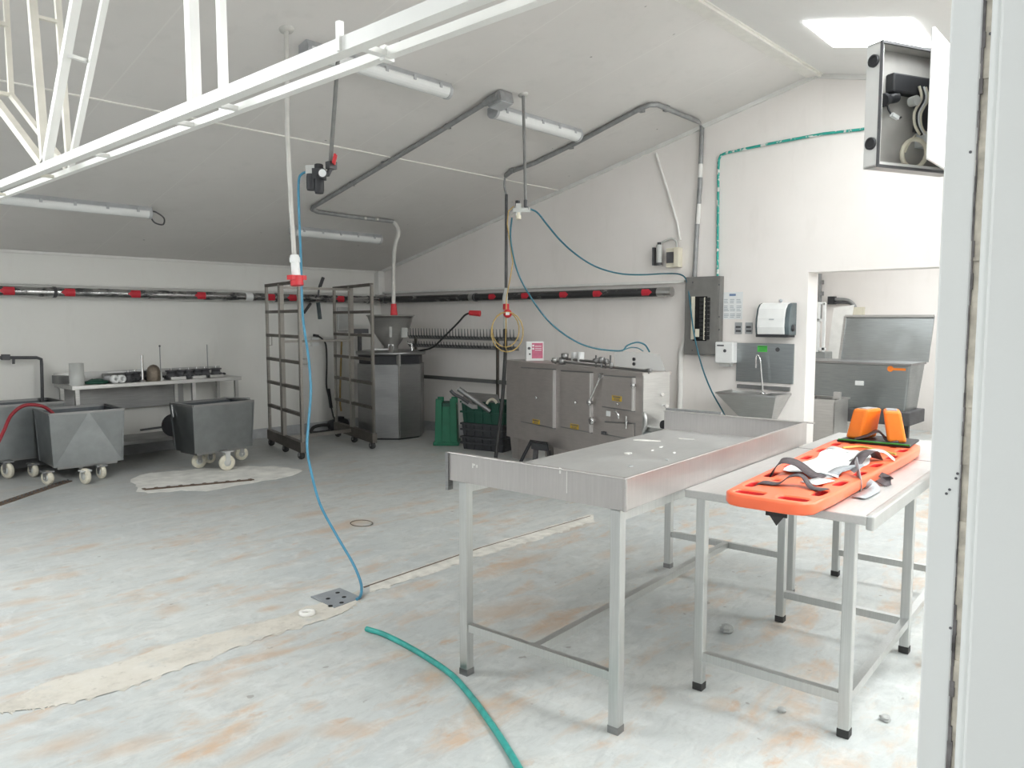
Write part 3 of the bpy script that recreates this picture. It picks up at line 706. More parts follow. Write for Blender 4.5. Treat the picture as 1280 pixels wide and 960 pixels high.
# ================================================================== MEAT CARTS (left)
def cart(label, fl, dx, w, d, zt, zb, wheels, handle=None, crease=False):
    dx = Vector((dx.x, dx.y, 0)).normalized(); dy = Vector((-dx.y, dx.x, 0))
    fl = Vector((fl.x, fl.y, 0)); c = fl + dx * w / 2 + dy * d / 2
    t = thing('meat_cart', label, 'cart', (c.x, c.y, 0), math.atan2(dx.y, dx.x), group='wheeled steel meat carts')
    ix, iy = .022, .025
    T = [Vector((-w / 2, -d / 2, zt)), Vector((w / 2, -d / 2, zt)), Vector((w / 2, d / 2, zt)), Vector((-w / 2, d / 2, zt))]
    Bt = [Vector((-w / 2 + ix, -d / 2 + iy, zb)), Vector((w / 2 - ix, -d / 2 + iy, zb)), Vector((w / 2 - ix, d / 2 - iy, zb)), Vector((-w / 2 + ix, d / 2 - iy, zb))]
    m = MB()
    if crease:
        tm = Vector((.02, -d / 2 + .032, zt - .004))
        m.add([T[0], tm, T[1], Bt[1], Bt[0]], [(0, 1, 4), (1, 3, 4), (1, 2, 3)])
    else: m.add([T[0], T[1], Bt[1], Bt[0]], [(3, 2, 1, 0)])
    for i in (1, 2, 3):
        j = (i + 1) % 4; m.add([T[i], T[j], Bt[j], Bt[i]], [(3, 2, 1, 0)])
    m.add(Bt, [(3, 2, 1, 0)])
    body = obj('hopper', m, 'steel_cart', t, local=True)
    so = body.modifiers.new('solid', 'SOLIDIFY'); so.thickness = .004; so.offset = 0
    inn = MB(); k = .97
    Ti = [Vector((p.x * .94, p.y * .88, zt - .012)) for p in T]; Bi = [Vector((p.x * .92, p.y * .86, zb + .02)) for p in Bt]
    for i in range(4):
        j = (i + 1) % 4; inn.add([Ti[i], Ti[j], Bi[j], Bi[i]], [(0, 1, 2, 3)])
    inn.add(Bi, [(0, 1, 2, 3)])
    obj('inner_shade_skin', inn, 'steel_cart_in', t, local=True)  # inner skin in darker steel: shade inside the hopper put into colour
    rim = MB()
    for i in range(4): rim.bar(T[i], T[(i + 1) % 4], .022, .022)
    obj('rim', rim, 'steel_dark', t, local=True)
    for i in range(4): obj('corner_edge', MB().bar(T[i] - Vector((0, 0, .01)), Bt[i], .014, .014), 'steel_cart', t, local=True)
    obj('chassis', MB().bx((-w / 2 + .06, -d / 2 + .06, zb - .03), (w / 2 - .06, d / 2 - .06, zb + .004)), 'steel_dark', t, local=True)
    Q = Matrix.Rotation(-math.atan2(dx.y, dx.x), 3, 'Z')
    for (px, py, r, yaw, fork) in wheels:
        g = pz(px, py); p = Q @ (Vector((g.x, g.y, 0)) - Vector((c.x, c.y, 0)))
        ax = Vector((math.cos(yaw), math.sin(yaw), 0)); ww = .042
        cen = Vector((p.x, p.y, r))
        wh = obj('wheel', MB().lathe([(r * .55, -ww / 2), (r * .9, -ww / 2), (r, -ww * .3), (r, ww * .3), (r * .9, ww / 2), (r * .55, ww / 2)], cen, ax, 24), 'nylon', t, local=True)
        obj('hub', MB().lathe([(.012, -ww / 2 - .012), (.03, -ww / 2 - .006), (r * .56, -ww * .35), (r * .56, ww * .35), (.03, ww / 2 + .006), (.012, ww / 2 + .012)], cen, ax, 16), 'clearplast', wh, local=True)
        sd = Vector((-ax.y, ax.x, 0))
        f = MB()
        for sg in (-1, 1):
            o_ = cen + ax * sg * (ww / 2 + .012)
            f.prism([o_ - sd * .018 + Vector((0, 0, -.015)), o_ + sd * .018 + Vector((0, 0, -.015)), o_ + sd * .03 + Vector((0, 0, zb - r - .02)), o_ - sd * .03 + Vector((0, 0, zb - r - .02))], ax * .004)
        f.box(cen + Vector((0, 0, zb - r - .018)), (.10, .10, .012))
        if fork: obj('fork', f, 'clearplast', t, local=True)
        else: obj('fork', f, 'steel_dark', t, local=True)
    if handle:
        h = MB()
        for (a, b_) in handle: h.tube([a, b_], .011, 8)
        obj('handle', h, 'steel_dark', t, local=True)
    return t
p0 = pz(62, 518.5, .68); p1 = p0 + Vector((math.cos(math.radians(-4)), math.sin(math.radians(-4)), 0))
cart('steel meat cart with creased front, standing before the bench, red hose end inside', p0, p1 - p0, .67, .62, .68, .15,
     [(60, 606, .07, .45, 0), (107, 605, .078, .25, 1), (127, 598, .07, .2, 0), (42, 596, .07, .3, 0)], crease=True)
p0 = pz(241, 508, .72); p1 = p0 + Vector((math.cos(math.radians(4)), math.sin(math.radians(4)), 0))
cart('steel meat cart with smooth front standing beside the tall rack', p0, p1 - p0, .70, .45, .72, .225,
     [(249, 585, .078, 1.4, 0), (284, 588, .085, 1.45, 1), (302, 575, .075, 1.35, 0), (262, 579, .07, 1.5, 0)],
     handle=[(Vector((.28, .24, .73)), Vector((.45, .0, .72))), (Vector((.20, .22, .72)), Vector((.28, .24, .73))), (Vector((.34, .02, .71)), Vector((.45, .0, .72))), (Vector((-.35, .20, .72)), Vector((-.365, .14, .58)))])
pf = Vector((1.98, 8.97, 0)); dxx = Vector((1, .0, 0))
cart('steel meat cart cut off by the left edge with red hose over it', pf, dxx, .80, .53, .735, .19,
     [(10, 598, .082, .35, 0), (-30, 598, .08, .9, 0), (30, 573, .07, .9, 0), (-10, 577, .07, .9, 0)])
one('red_hose', MB().tube([pd(72, 523, 7.75), pd(62, 513, 7.72), pd(50, 507, 7.65), pd(30, 507, 7.55), pd(14, 519, 7.45), pd(5, 538, 7.35), pd(-6, 560, 7.3), pz(-30, 600, .02)], .017, 10, curve=6), 'redhose', 'dark red hose arching over the two left meat carts', 'hose')

# bent black pipe on the left
Yp = 9.44
mb = MB().tube([pY(-40, 447, Yp), pY(20, 447, Yp), pY(46, 447, Yp), pY(51.5, 449, Yp), pY(52, 455, Yp), pY(52.6, 480, Yp), pY(53, 503, Yp)], .017, 10)
t = thing('standpipe', 'thin black bent pipe rising behind the left meat carts', 'pipe', (pY(52, 500, Yp).x, Yp, 0))
obj('pipe', mb, 'dark', t)
obj('valve', MB().tube([pY(17, 447, Yp), pY(17, 455, Yp)], .013, 8).bar(pY(2, 446.5, Yp), pY(12, 446.5, Yp), .05, .06), 'dark', t)

# left bench
Yf, Yk, zt = 8.93, 9.50, .90
bx0 = pY(90, 483, Yf).x; bx1 = pY(302, 470, Yf).x
t = thing('steel_bench', 'long steel bench against the left wall with machine parts on it', 'bench', ((bx0 + bx1) / 2, (Yf + Yk) / 2, 0))
obj('benchtop', MB().bx((bx0, Yf, zt - .045), (bx1, Yk, zt)), 'steel', t, bev=.004)
obj('backsplash', MB().bx((bx0, Yk - .012, zt), (bx1, Yk, zt + .11)), 'steel', t)
obj('end_box', MB().bx((bx0 - .02, Yk - .22, zt), (bx0 + .10, Yk - .012, zt + .09)), 'steel_dark', t)
for x in (bx0 + .04, (bx0 + bx1) / 2 + .35, bx1 - .07):
    for y in (Yf + .03, Yk - .06):
        obj('leg', MB().bx((x, y, 0), (x + .04, y + .04, zt - .045)), 'steel', t)
obj('lower_shelf', MB().bx((bx0 + .05, Yf + .02, .20), (bx1 - .6, Yk - .02, .24)), 'steel_dark', t)
obj('modesty_panel', MB().bx((bx0 + .08, Yk - .04, .56), (bx1 - .5, Yk - .03, .84)), 'steel_dark', t)
def bt(px, y=9.15): return Vector((pY(px, 470, y).x, y, zt))
p = bt(96, 9.05)
tag(obj('plastic_tube', MB().lathe([(.072, 0), (.072, .235), (.062, .235), (.062, .01)], p, n=24), 'clearplast'), 'tall cloudy plastic cylinder at the left end of the steel bench', 'cylinder')
p = bt(121, 9.1); m = MB(); random.seed(2)
vs = []; n = 14
m.sphere((0, 0, 0), .11, 14, .3); m.v = [Vector((v.x * 1.2 * random.uniform(.85, 1.1), v.y * random.uniform(.8, 1.1), max(0, v.z + .012) * random.uniform(.8, 1.3))) + p for v in m.v]
one('cleaning_cloth', m, 'green_dark', 'crumpled green cloth on the steel bench', 'cloth')
a = bt(127, 9.0) + Vector((0, 0, .055)); b = bt(143, 9.22) + Vector((0, 0, .055))
one('steel_sleeve', MB().lathe([(.035, 0), (.055, 0), (.055, .22), (.045, .22), (.045, .02), (.035, .02)], bt(128, 9.08) + Vector((0, 0, .056)), (1, -.12, 0), 20), 'steel_dark', 'grey metal sleeve lying on its side on the steel bench', 'sleeve')
for i, (px, lab) in enumerate(((141, 'white plastic ring standing on edge on the steel bench, left one'), (149, 'white plastic ring standing on edge on the steel bench, right one'))):
    one('plastic_ring', MB().lathe([(.022, 0), (.042, 0), (.046, .03), (.042, .06), (.022, .06), (.022, 0)], bt(px, 9.0) + Vector((0, 0, .046)), (.3, -1, 0), 20), 'white', lab, 'ring', 'white plastic rings on the bench')
one('white_tray', MB().box(bt(155, 9.36) + Vector((0, 0, .055)), (.36, .03, .10)).box(bt(155, 9.34) + Vector((0, 0, .02)), (.36, .06, .01)), 'white', 'white board standing at the back of the steel bench', 'board')
p = bt(178, 9.02)
t = thing('steel_rod', 'thick upright polished steel rod on the bench', 'rod', p)
obj('rod', MB().cyl(p, p + Vector((0, 0, .30)), .016, 16), 'chrome', t); obj('base', MB().lathe([(.04, 0), (.035, .015), (.018, .02)], p), 'steel', t)
p = bt(192, 9.03)
tag(obj('domed_strainer', MB().lathe([(.072, 0), (.078, .02), (.076, .10), (.062, .15), (.035, .178), (.001, .188)], p, n=24), 'bronze'), 'brown domed metal strainer standing on the steel bench', 'strainer')
for px, y0_, hh, lab in ((201, 9.0, .40, 'thin upright rod with round tip right of the domed strainer'), (260, 9.12, .40, 'thin upright needle rod among the black blade heads')):
    p = bt(px, y0_); t = thing('needle_rod', lab, 'rod', p, group='thin rods on the bench')
    obj('rod', MB().cyl(p, p + Vector((0, 0, hh)), .006, 8), 'conduit', t); obj('socket', MB().lathe([(.016, 0), (.016, .09), (.008, .10)], p, n=12), 'clearplast', t)
    if px == 201: obj('tip', MB().sphere(p + Vector((0, 0, hh)), .012, 8), 'dark', t)
# blade heads
def blade_head(px, y, s, label, tilt=0):
    p = bt(px, y); t = thing('blade_head', label, 'machine part', p, group='black blade heads along the bench')
    obj('head', MB().lathe([(.05 * s, 0), (.062 * s, .012), (.062 * s, .045), (.04 * s, .055), (.036 * s, .085), (.05 * s, .09), (.05 * s, .105), (.02 * s, .11)], p, n=16), 'dark', t)
    tm = MB()
    for k in range(8):
        a_ = k * PI / 4 + tilt; d_ = Vector((math.cos(a_), math.sin(a_), 0))
        tm.bar(p + Vector((0, 0, .03)), p + d_ * .085 * s + Vector((0, 0, .034)), .022, .02)
    obj('teeth', tm, 'black', t)
    obj('nut', MB().lathe([(.016, 0), (.016, .018)], p + Vector((0, 0, .11)), n=6), 'chrome', t)
names = ['first black blade head right of the white plastic rings', 'second black blade head, just left of the chrome rod', 'black blade head between chrome rod and domed strainer',
         'first black blade head right of the thin round-tipped rod', 'second black blade head right of the round-tipped rod', 'black blade head in the middle of the right row on the bench',
         'larger black blade head left of the needle rod', 'black blade head beside the needle rod', 'last black blade head near the right end of the bench']
for (px, y, s_), nm in zip(((160, 9.08, .9), (169, 9.15, 1.05), (184, 9.22, .95), (214, 9.1, 1.0), (225, 9.12, 1.05), (236, 9.1, .95), (246, 9.14, 1.2), (256, 9.12, 1.1), (270, 9.14, 1.05)), names):
    blade_head(px, y, s_ * 1.3, nm, px * .3)
for i, (pxa, pxb, lab) in enumerate(((213, 232, 'flat steel bar in front of the blade heads, left'), (240, 257, 'flat steel bar in front of the blade heads, middle'), (262, 279, 'flat steel bar in front of the blade heads, right'))):
    one('steel_bar', MB().bar(bt(pxa, 9.0) + Vector((0, 0, .018)), bt(pxb, 9.0) + Vector((0, 0, .018)), .03, .03), 'steel', lab, 'bar', 'steel bars on the bench')
# black thing on lower shelf
p = Vector((pY(213, 536, 9.02).x, 9.02, .24))
t = thing('pan', 'black long-handled pan on the lower shelf of the steel bench', 'pan', p)
obj('bowl', MB().lathe([(.02, 0), (.13, 0), (.135, .02), (.13, .035)], p + Vector((0, -.06, .135)), (0, -1, .0), 24), 'black', t)
obj('handle', MB().bar(p + Vector((-.12, -.05, .12)), p + Vector((-.36, -.05, .11)), .035, .02), 'dark', t)

# ================================================================== WALL PIPES
def pipe(name, a, b, r, label, marks, ax, brackets):
    t = thing(name, label, 'pipe', a)
    obj('pipe', MB().tube([a, b], r, 20), 'foil' if ax == 'Y' else 'foil_dark', t)
    d = (b - a).normalized()
    for (p, sgn) in marks:
        m = MB(); fr_ = Vector((0, -1, 0)) if ax == 'Y' else Vector((-1, 0, 0)); hw = .052 if ax == 'Y' else .045; ha = .85 if ax == 'Y' else .7
        an = [(-ha + 2 * ha * k / 8) for k in range(9)]
        m.prism([p + d * -hw + (fr_ * math.cos(a) + Vector((0, 0, 1)) * math.sin(a)) * (r + .003) for a in an] + [p + d * -hw + (fr_ * math.cos(a) + Vector((0, 0, 1)) * math.sin(a)) * (r - .002) for a in reversed(an)], d * 2 * hw)
        o_ = obj('arrow_tape', m, 'red_mark', t)
        hd = MB()
        front = Vector((0, -1, 0)) if ax == 'Y' else Vector((-1, 0, 0))
        c_ = p + front * (r + .004)
        hd.prism([c_ + d * sgn * .05 + Vector((0, 0, .036)), c_ + d * sgn * .095, c_ + d * sgn * .05 - Vector((0, 0, .036))], front * .002)
        obj('arrow_head', hd, 'red_mark', o_)
    for p in brackets:
        bb = MB(); bb.lathe([(r + .006, -.015), (r + .006, .015)], p, d, 16)
        q_ = Vector((p.x, YA - .001, p.z)) if ax == 'Y' else Vector((XB - .001, p.y, p.z)); bb.bar(p, q_, .03, .03)
        obj('bracket', bb, 'dark', t)
    return t
r = .054; yw = YA - .11
def pa_(px): return Vector((pY(px, 370, yw).x, yw, 1.905))
pipe('insulated_pipe', Vector((-1.5, yw, 1.905)), Vector((XB - .06, yw, 1.905)), r, 'black and foil wrapped pipe with red arrows along the left wall', [(pa_(x), -1) for x in (10, 86, 168, 250, 337, 364, 424)], 'Y', [pa_(x) for x in (68, 345, 460)])
obj('white_band', MB().lathe([(r + .003, -.05), (r + .003, .05)], pa_(310), (1, 0, 0), 20), 'white', [o for o in COL.objects if o.name.startswith('insulated_pipe')][0])
xw = XB - .10
def pb_(px): return Vector((xw, pX(px, 368, xw).y, 1.905))
t = pipe('insulated_pipe', Vector((xw, YA - .02, 1.905)), pb_(838), .05, 'black wrapped pipe with red bands along the gable wall', [(pb_(x), 1) for x in (473, 617, 658, 706, 748, 809)], 'X', [pb_(x) for x in (482, 595)])
obj('end_sleeve', MB().tube([pb_(823), pb_(840)], .053, 20), 'steel', t)
obj('foil_band', MB().tube([pb_(588), pb_(593)], .053, 20), 'steel', t)

# ================================================================== TALL RACK
LF, LB, RF, RB = Vector((4.81, 7.64, 0)), Vector((5.11, 8.86, 0)), Vector((5.80, 7.61, 0)), Vector((6.12, 8.86, 0))
t = thing('smoking_rack', 'tall open steel trolley rack with rungs standing near the corner', 'rack', (LF + RB) / 2)
def Zv(z): return Vector((0, 0, z))
for F_, K_, nm in ((LF, LB, 'left'), (RF, RB, 'right')):
    mid = K_ + (F_ - K_) * .46
    for p, w_ in ((F_, .032), (K_, .03)): obj('post', MB().bar(p + Zv(.1), p + Zv(2.03), w_, w_), 'steel_rack', t)
    obj('post', MB().bar(mid + Zv(.1), mid + Zv(2.03), .05, .05), 'steel_rack', t)
    for z in (2.03, 1.70, 1.41, 1.115, .82, .52):
        m = MB().bar(F_ + Zv(z), K_ + Zv(z), .045, .035)
        obj('rung', m, 'rack_dark', t)
    obj('base_channel', MB().bar(F_ + Zv(.145) + (F_ - K_) * .02, K_ + Zv(.145) - (F_ - K_) * .02, .06, .12), 'rack_dark', t)
    for f_ in (.04, .5, .96):
        p = K_ + (F_ - K_) * f_
        cst = obj('caster', MB().lathe([(.01, -.02), (.042, -.018), (.045, 0), (.042, .018), (.01, .02)], p + Zv(.046), (1, .2, 0), 16), 'rubber', t)
        obj('caster_fork', MB().bar(p + Zv(.04) + Vector((.026, 0, 0)), p + Zv(.09) + Vector((.026, 0, 0)), .006, .03).bar(p + Zv(.04) - Vector((.026, 0, 0)), p + Zv(.09) - Vector((.026, 0, 0)), .006, .03), 'steel_dark', cst)
ml = LB + (LF - LB) * .46; mr_ = RB + (RF - RB) * .46
for z, w_ in ((1.99, .03), (1.34, .028), (.16, .04)): obj('tie_bar', MB().bar(ml + Zv(z), mr_ + Zv(z), w_, w_), 'steel_rack', t)
for p, z0_, z1_ in ((LB, 1.28, 1.40), (LF + Vector((.03, 0, 0)), 1.10, 1.16)):
    o_ = Vector((.045, -.02, 0)); obj('handle', MB().tube([p + Zv(z0_), p + o_ + Zv(z0_), p + o_ + Zv(z1_), p + Zv(z1_)], .007, 6), 'steel_rack', t)

# ================================================================== SAUSAGE STUFFER in the corner
c = Vector((6.70, 8.38, 0)); dirc = math.atan2(CAMLOC.y - c.y, CAMLOC.x - c.x)
t = thing('filling_machine', 'octagonal steel filling machine with cone hopper in the corner', 'machine', c)
def octa(r, ph): return [c + Vector((r * math.cos(ph + k * PI / 4), r * math.sin(ph + k * PI / 4), 0)) for k in range(8)]
ph = dirc + .22
obj('body', MB().prism([p + Zv(.02) for p in octa(.465, ph)], Zv(.99)), 'steel_dark', t, bev=.006)
obj('edge_strip', MB().bar(octa(.467, ph)[0] + Zv(.03), octa(.467, ph)[0] + Zv(1.0), .016, .016), 'steel', t)
obj('plinth', MB().prism([p for p in octa(.43, ph)], Zv(.03)), 'black', t)
obj('recess_band', MB().prism([p + Zv(1.01) for p in octa(.44, ph)], Zv(.14)), 'black', t)
obj('deck', MB().lathe([(.46, 0), (.475, .01), (.475, .045), (.40, .055), (.05, .055)], c + Zv(1.13), n=32), 'steel_dark', t)
obj('front_post', MB().bar(octa(.455, ph)[0] + Zv(.99), octa(.455, ph)[0] + Zv(1.15), .05, .03), 'steel', t)
hp = obj('hopper', MB().lathe([(.10, 0), (.10, .06), (.13, .10), (.25, .28), (.315, .47), (.335, .475), (.325, .49), (.24, .285), (.12, .11)], c + Zv(1.18), n=36), 'steel_cone', t)
fd = Vector((math.cos(dirc), math.sin(dirc), 0)); sdv = Vector((-fd.y, fd.x, 0))
obj('sight_label', MB().box(c + fd * .262 + Zv(1.44) - sdv * .0, (.02, .035, .14), dirc), 'clearplast', hp)
obj('bracket', MB().box(c + fd * .225 - sdv * -.17 + Zv(1.42), (.03, .09, .14), dirc), 'clearplast', hp) if False else obj('bracket', MB().box(c + fd * .20 + sdv * .18 + Zv(1.43), (.03, .09, .13), dirc + .5), 'clearplast', hp)
obj('clamp', MB().box(c + fd * .14 + Zv(1.24), (.06, .07, .06), dirc), 'chrome', t)
obj('outlet_valve', MB().tube([c + fd * .16 + Zv(1.24), c + fd * .40 + Zv(1.22), c + fd * .46 + Zv(1.16)], .03, 12).bar(c + fd * .3 - sdv * .24 + Zv(1.21), c + fd * .3 + sdv * .02 + Zv(1.21), .04, .02), 'steel', t)
obj('lever', MB().tube([c + fd * .25 + sdv * .28 + Zv(1.18), c + fd * .25 + sdv * .28 + Zv(1.28), c + fd * .25 + sdv * .22 + Zv(1.285)], .012, 8), 'chrome', t)
obj('control_box', MB().box(c + fd * .05 - sdv * .42 + Zv(1.45), (.12, .24, .06), dirc).bar(c + fd * .05 - sdv * .42 + Zv(1.1), c + fd * .05 - sdv * .42 + Zv(1.45), .04, .04), 'dark', t)
# cable with red plug
D = 9.9
t = thing('power_plug', 'stiff black cable rising from the filling machine to a loose red plug', 'plug', pd(528, 447, 10.2))
obj('cable', MB().tube([c + RT * .38 + fd * .12 + Zv(1.18), pd(541, 434, 10.2), pd(558, 418, 9.95), pd(573, 403, 9.8), pd(581, 394, 9.75), pd(588, 391, 9.75)], .012, 8, curve=5), 'rubber', t)
obj('plug', MB().cyl(pd(587, 391, 9.75), pd(600, 392, 9.7), .032, 14, .038), 'red', t)

# hook rail
Xh = 7.22
def ph_(px, py): return pX(px, py, Xh)
a = ph_(512, 421); b = ph_(648, 424)
zu = (a.z + b.z) / 2
t = thing('hook_rack', 'steel rack with two rows of pointed hooks along the gable wall', 'hook rack', (Xh, (a.y + b.y) / 2, 0))
for z in (zu, zu - .12): obj('rail', MB().bar((Xh, a.y, z), (Xh, b.y, z), .03, .05), 'steel_dark', t)
n = 36
for row, z in ((0, zu), (1, zu - .12)):
    for k in range(n):
        y = a.y + (b.y - a.y) * (k + .5) / n
        h_ = .125 if row == 0 else .065
        obj('hook', MB().tube([(Xh - .03, y, z), (Xh - .055, y, z + .02), (Xh - .06, y, z + h_)], [.008, .0075, .004], 6), 'dark', t)
yl = [ph_(520, 470).y, ph_(622, 470).y]
zl = pX(575, 474, Xh).z
obj('lower_rail', MB().bar((Xh, a.y + .1, zl), (Xh, b.y, zl), .03, .05), 'steel_dark', t)
for y in yl: obj('post', MB().bar((Xh, y, 0), (Xh, y, zu), .03, .03), 'rack_dark', t)


# ================================================================== CRATES
p = pz(557, 557); yw_ = math.atan2(-FH.y, -FH.x)
t = thing('green_bin', 'tall green plastic bin standing upside down beside the filling machine', 'bin', (p.x + .12, p.y + .1, 0), yw_ + PI / 2)
w_, h_, d_ = .135, .60, .16
m = MB().hexa([(-w_ - .01, -d_, .03), (w_ + .01, -d_, .03), (w_ + .01, d_, .03), (-w_ - .01, d_, .03)], [(-w_, -d_ + .03, h_ - .07), (w_, -d_ + .03, h_ - .07), (w_, d_ - .03, h_ - .07), (-w_, d_ - .03, h_ - .07)])
obj('body', m, 'green', t, local=True, bev=.008)
obj('rim', MB().bx((-w_ - .03, -d_ - .02, 0), (w_ + .03, d_ + .02, .045)), 'green', t, local=True, bev=.008)
for s_ in (-1, 1):
    for yy in (1, -1):
        obj('corner_rib', MB().hexa([(s_ * (w_ - .035) - .045, yy * d_ - .012, .04), (s_ * (w_ - .035) + .045, yy * d_ - .012, .04), (s_ * (w_ - .035) + .045, yy * d_ + .012, .04), (s_ * (w_ - .035) - .045, yy * d_ + .012, .04)],
            [(s_ * (w_ - .045) - .04, yy * (d_ - .03) - .03, h_), (s_ * (w_ - .045) + .04, yy * (d_ - .03) - .03, h_), (s_ * (w_ - .045) + .04, yy * (d_ - .03) + .012, h_), (s_ * (w_ - .045) - .04, yy * (d_ - .03) + .012, h_)]), 'green', t, local=True, bev=.006)
obj('handle_slot', MB().bx((-.05, -d_ + .02, h_ - .10), (.05, d_ - .02, h_ - .055)), 'green_dark', t, local=True)
cA, cB = pz(578, 561), pz(626, 566)
yaw = math.atan2((cA - cB).y, (cA - cB).x) - PI / 2          # local +y runs along the visible side
cc = (cA + cB) / 2 + Vector((.20, .03, 0)); wl = .60; wd = .40
def crate(z, h, mat, label, name='crate'):
    t = thing(name, label, 'crate', (cc.x, cc.y, z), yaw, group='stacked plastic crates')
    m = MB(); tk = .014
    for sx in (-1, 1): m.hexa([(sx * (wd / 2 - .02) - tk / 2, -wl / 2 + .02, .0), (sx * (wd / 2 - .02) + tk / 2, -wl / 2 + .02, 0), (sx * (wd / 2 - .02) + tk / 2, wl / 2 - .02, 0), (sx * (wd / 2 - .02) - tk / 2, wl / 2 - .02, 0)],
                              [(sx * wd / 2 - tk / 2, -wl / 2, h), (sx * wd / 2 + tk / 2, -wl / 2, h), (sx * wd / 2 + tk / 2, wl / 2, h), (sx * wd / 2 - tk / 2, wl / 2, h)])
    for sy in (-1, 1): m.hexa([(-wd / 2 + .02, sy * (wl / 2 - .02) - tk / 2, 0), (wd / 2 - .02, sy * (wl / 2 - .02) - tk / 2, 0), (wd / 2 - .02, sy * (wl / 2 - .02) + tk / 2, 0), (-wd / 2 + .02, sy * (wl / 2 - .02) + tk / 2, 0)],
                              [(-wd / 2, sy * wl / 2 - tk / 2, h), (wd / 2, sy * wl / 2 - tk / 2, h), (wd / 2, sy * wl / 2 + tk / 2, h), (-wd / 2, sy * wl / 2 + tk / 2, h)])
    m.bx((-wd / 2 + .02, -wl / 2 + .02, 0), (wd / 2 - .02, wl / 2 - .02, .012))
    obj('shell', m, mat, t, local=True)
    rb = MB()
    for k in range(5):
        y = -wl / 2 + .06 + k * (wl - .12) / 4
        rb.bar((-wd / 2 + .008, y, .01), (-wd / 2 - .012, y, h - .01), .02, .016, up=(1, 0, 0))
    for k in range(3):
        x = -wd / 2 + .07 + k * (wd - .14) / 2
        rb.bar((x, -wl / 2 + .008, .01), (x, -wl / 2 - .012, h - .01), .02, .016, up=(0, 1, 0))
    obj('ribs', rb, mat, t, local=True)
    rm = MB()
    for z_ in (h - .012, h * .5):
        rm.bx((-wd / 2 - .016, -wl / 2 - .016, z_ - .012), (-wd / 2 + .006, wl / 2 + .016, z_ + .012)); rm.bx((-wd / 2 - .016, -wl / 2 - .016, z_ - .012), (wd / 2 + .016, -wl / 2 + .006, z_ + .012))
    rm.bx((wd / 2 - .006, -wl / 2 - .016, h - .024), (wd / 2 + .016, wl / 2 + .016, h)); rm.bx((-wd / 2, wl / 2 - .006, h - .024), (wd / 2, wl / 2 + .016, h))
    obj('rim', rm, mat, t, local=True)
    return t
crate(0.0, .165, 'crate_dark', 'charcoal plastic crate at the bottom of the stack')
crate(.167, .165, 'crate_dark', 'charcoal plastic crate in the middle of the stack under the green one')
crate(.334, .27, 'green_dark', 'dark green crate full of metal parts on top of the stack')
Dk = 9.35
one('metal_tube', MB().tube([pd(573, 486, Dk), pd(613, 514, Dk - .05)], .032, 12), 'steel_dark', 'long grey metal tube leaning out of the green crate', 'tube')
one('metal_trough', MB().prism([pd(577, 498, Dk + .1), pd(583, 490, Dk + .2), pd(622, 493, Dk + .2), pd(626, 506, Dk + .1), pd(590, 506, Dk + .05)], Vector((0, 0, -.05))), 'steel_dark', 'dull metal trough lying in the green crate', 'trough')
one('lever_arm', MB().tube([pd(563, 488, Dk), pd(568, 493, Dk), pd(576, 497, Dk), pd(586, 504, Dk)], .02, 8, curve=4), 'dark', 'dark bent lever arm sticking out left of the green crate', 'lever')
one('white_hook', MB().tube([pd(608.5, 505, Dk - .12), pd(611, 501, Dk - .12), pd(615, 499, Dk - .12), pd(619, 501, Dk - .1), pd(621, 505, Dk - .08)], .016, 10, curve=4), 'nylon', 'curved white hook hanging over the rim of the green crate', 'hook')

# ================================================================== SLICER
s0 = Vector((6.5, 5.97, 0)); s1 = Vector((5.9, 3.8, 0))
se = (s1 - s0).normalized(); sn = Vector((-abs(se.y), abs(se.x), 0)); sb_ = -sn
if sn.dot(CAMLOC - s0) < 0: sn, sb_ = sb_, sn
Ls = (s1 - s0).length
def sp_(px, py):
    p = pplane(px, py, s0, sn); return (p - s0).dot(se), p.z
def SP(s, z, o=0.0): return s0 + se * s + sn * o + Vector((0, 0, z))
zl_, zr_ = sp_(634, 451)[1], sp_(803, 467.5)[1]
sl_, sr_ = sp_(633, 500)[0], sp_(803, 500)[0]
zbot = .25; dp = .33
t = thing('slicing_machine', 'large grey steel slicing machine with three doors and yellow labels', 'machine', SP((sl_ + sr_) / 2, 0, -dp / 2))
obj('cabinet', MB().hexa([SP(sl_, zbot), SP(sr_, zbot), SP(sr_, zbot, -dp), SP(sl_, zbot, -dp)], [SP(sl_, zl_), SP(sr_, zr_), SP(sr_, zr_, -dp), SP(sl_, zl_, -dp)]), 'steel_slicer', t, bev=.006)
obj('top_ledge', MB().hexa([SP(sl_ - .005, zl_ - .012, .012), SP(sr_ + .01, zr_ - .012, .012), SP(sr_ + .01, zr_ - .012, -dp - .01), SP(sl_ - .005, zl_ - .012, -dp - .01)],
                          [SP(sl_ - .005, zl_ + .012, .012), SP(sr_ + .01, zr_ + .012, .012), SP(sr_ + .01, zr_ + .012, -dp - .01), SP(sl_ - .005, zl_ + .012, -dp - .01)]), 'steel_slicer', t)
for s_ in (sl_ + .05, sl_ + .75, sr_ - .25):
    obj('leg', MB().hexa([SP(s_, 0, -.05), SP(s_ + .14, 0, -.05), SP(s_ + .14, 0, -dp + .03), SP(s_, 0, -dp + .03)], [SP(s_ - .02, zbot + .01, -.03), SP(s_ + .16, zbot + .01, -.03), SP(s_ + .16, zbot + .01, -dp + .02), SP(s_ - .02, zbot + .01, -dp + .02)]), 'steel_slicer', t)
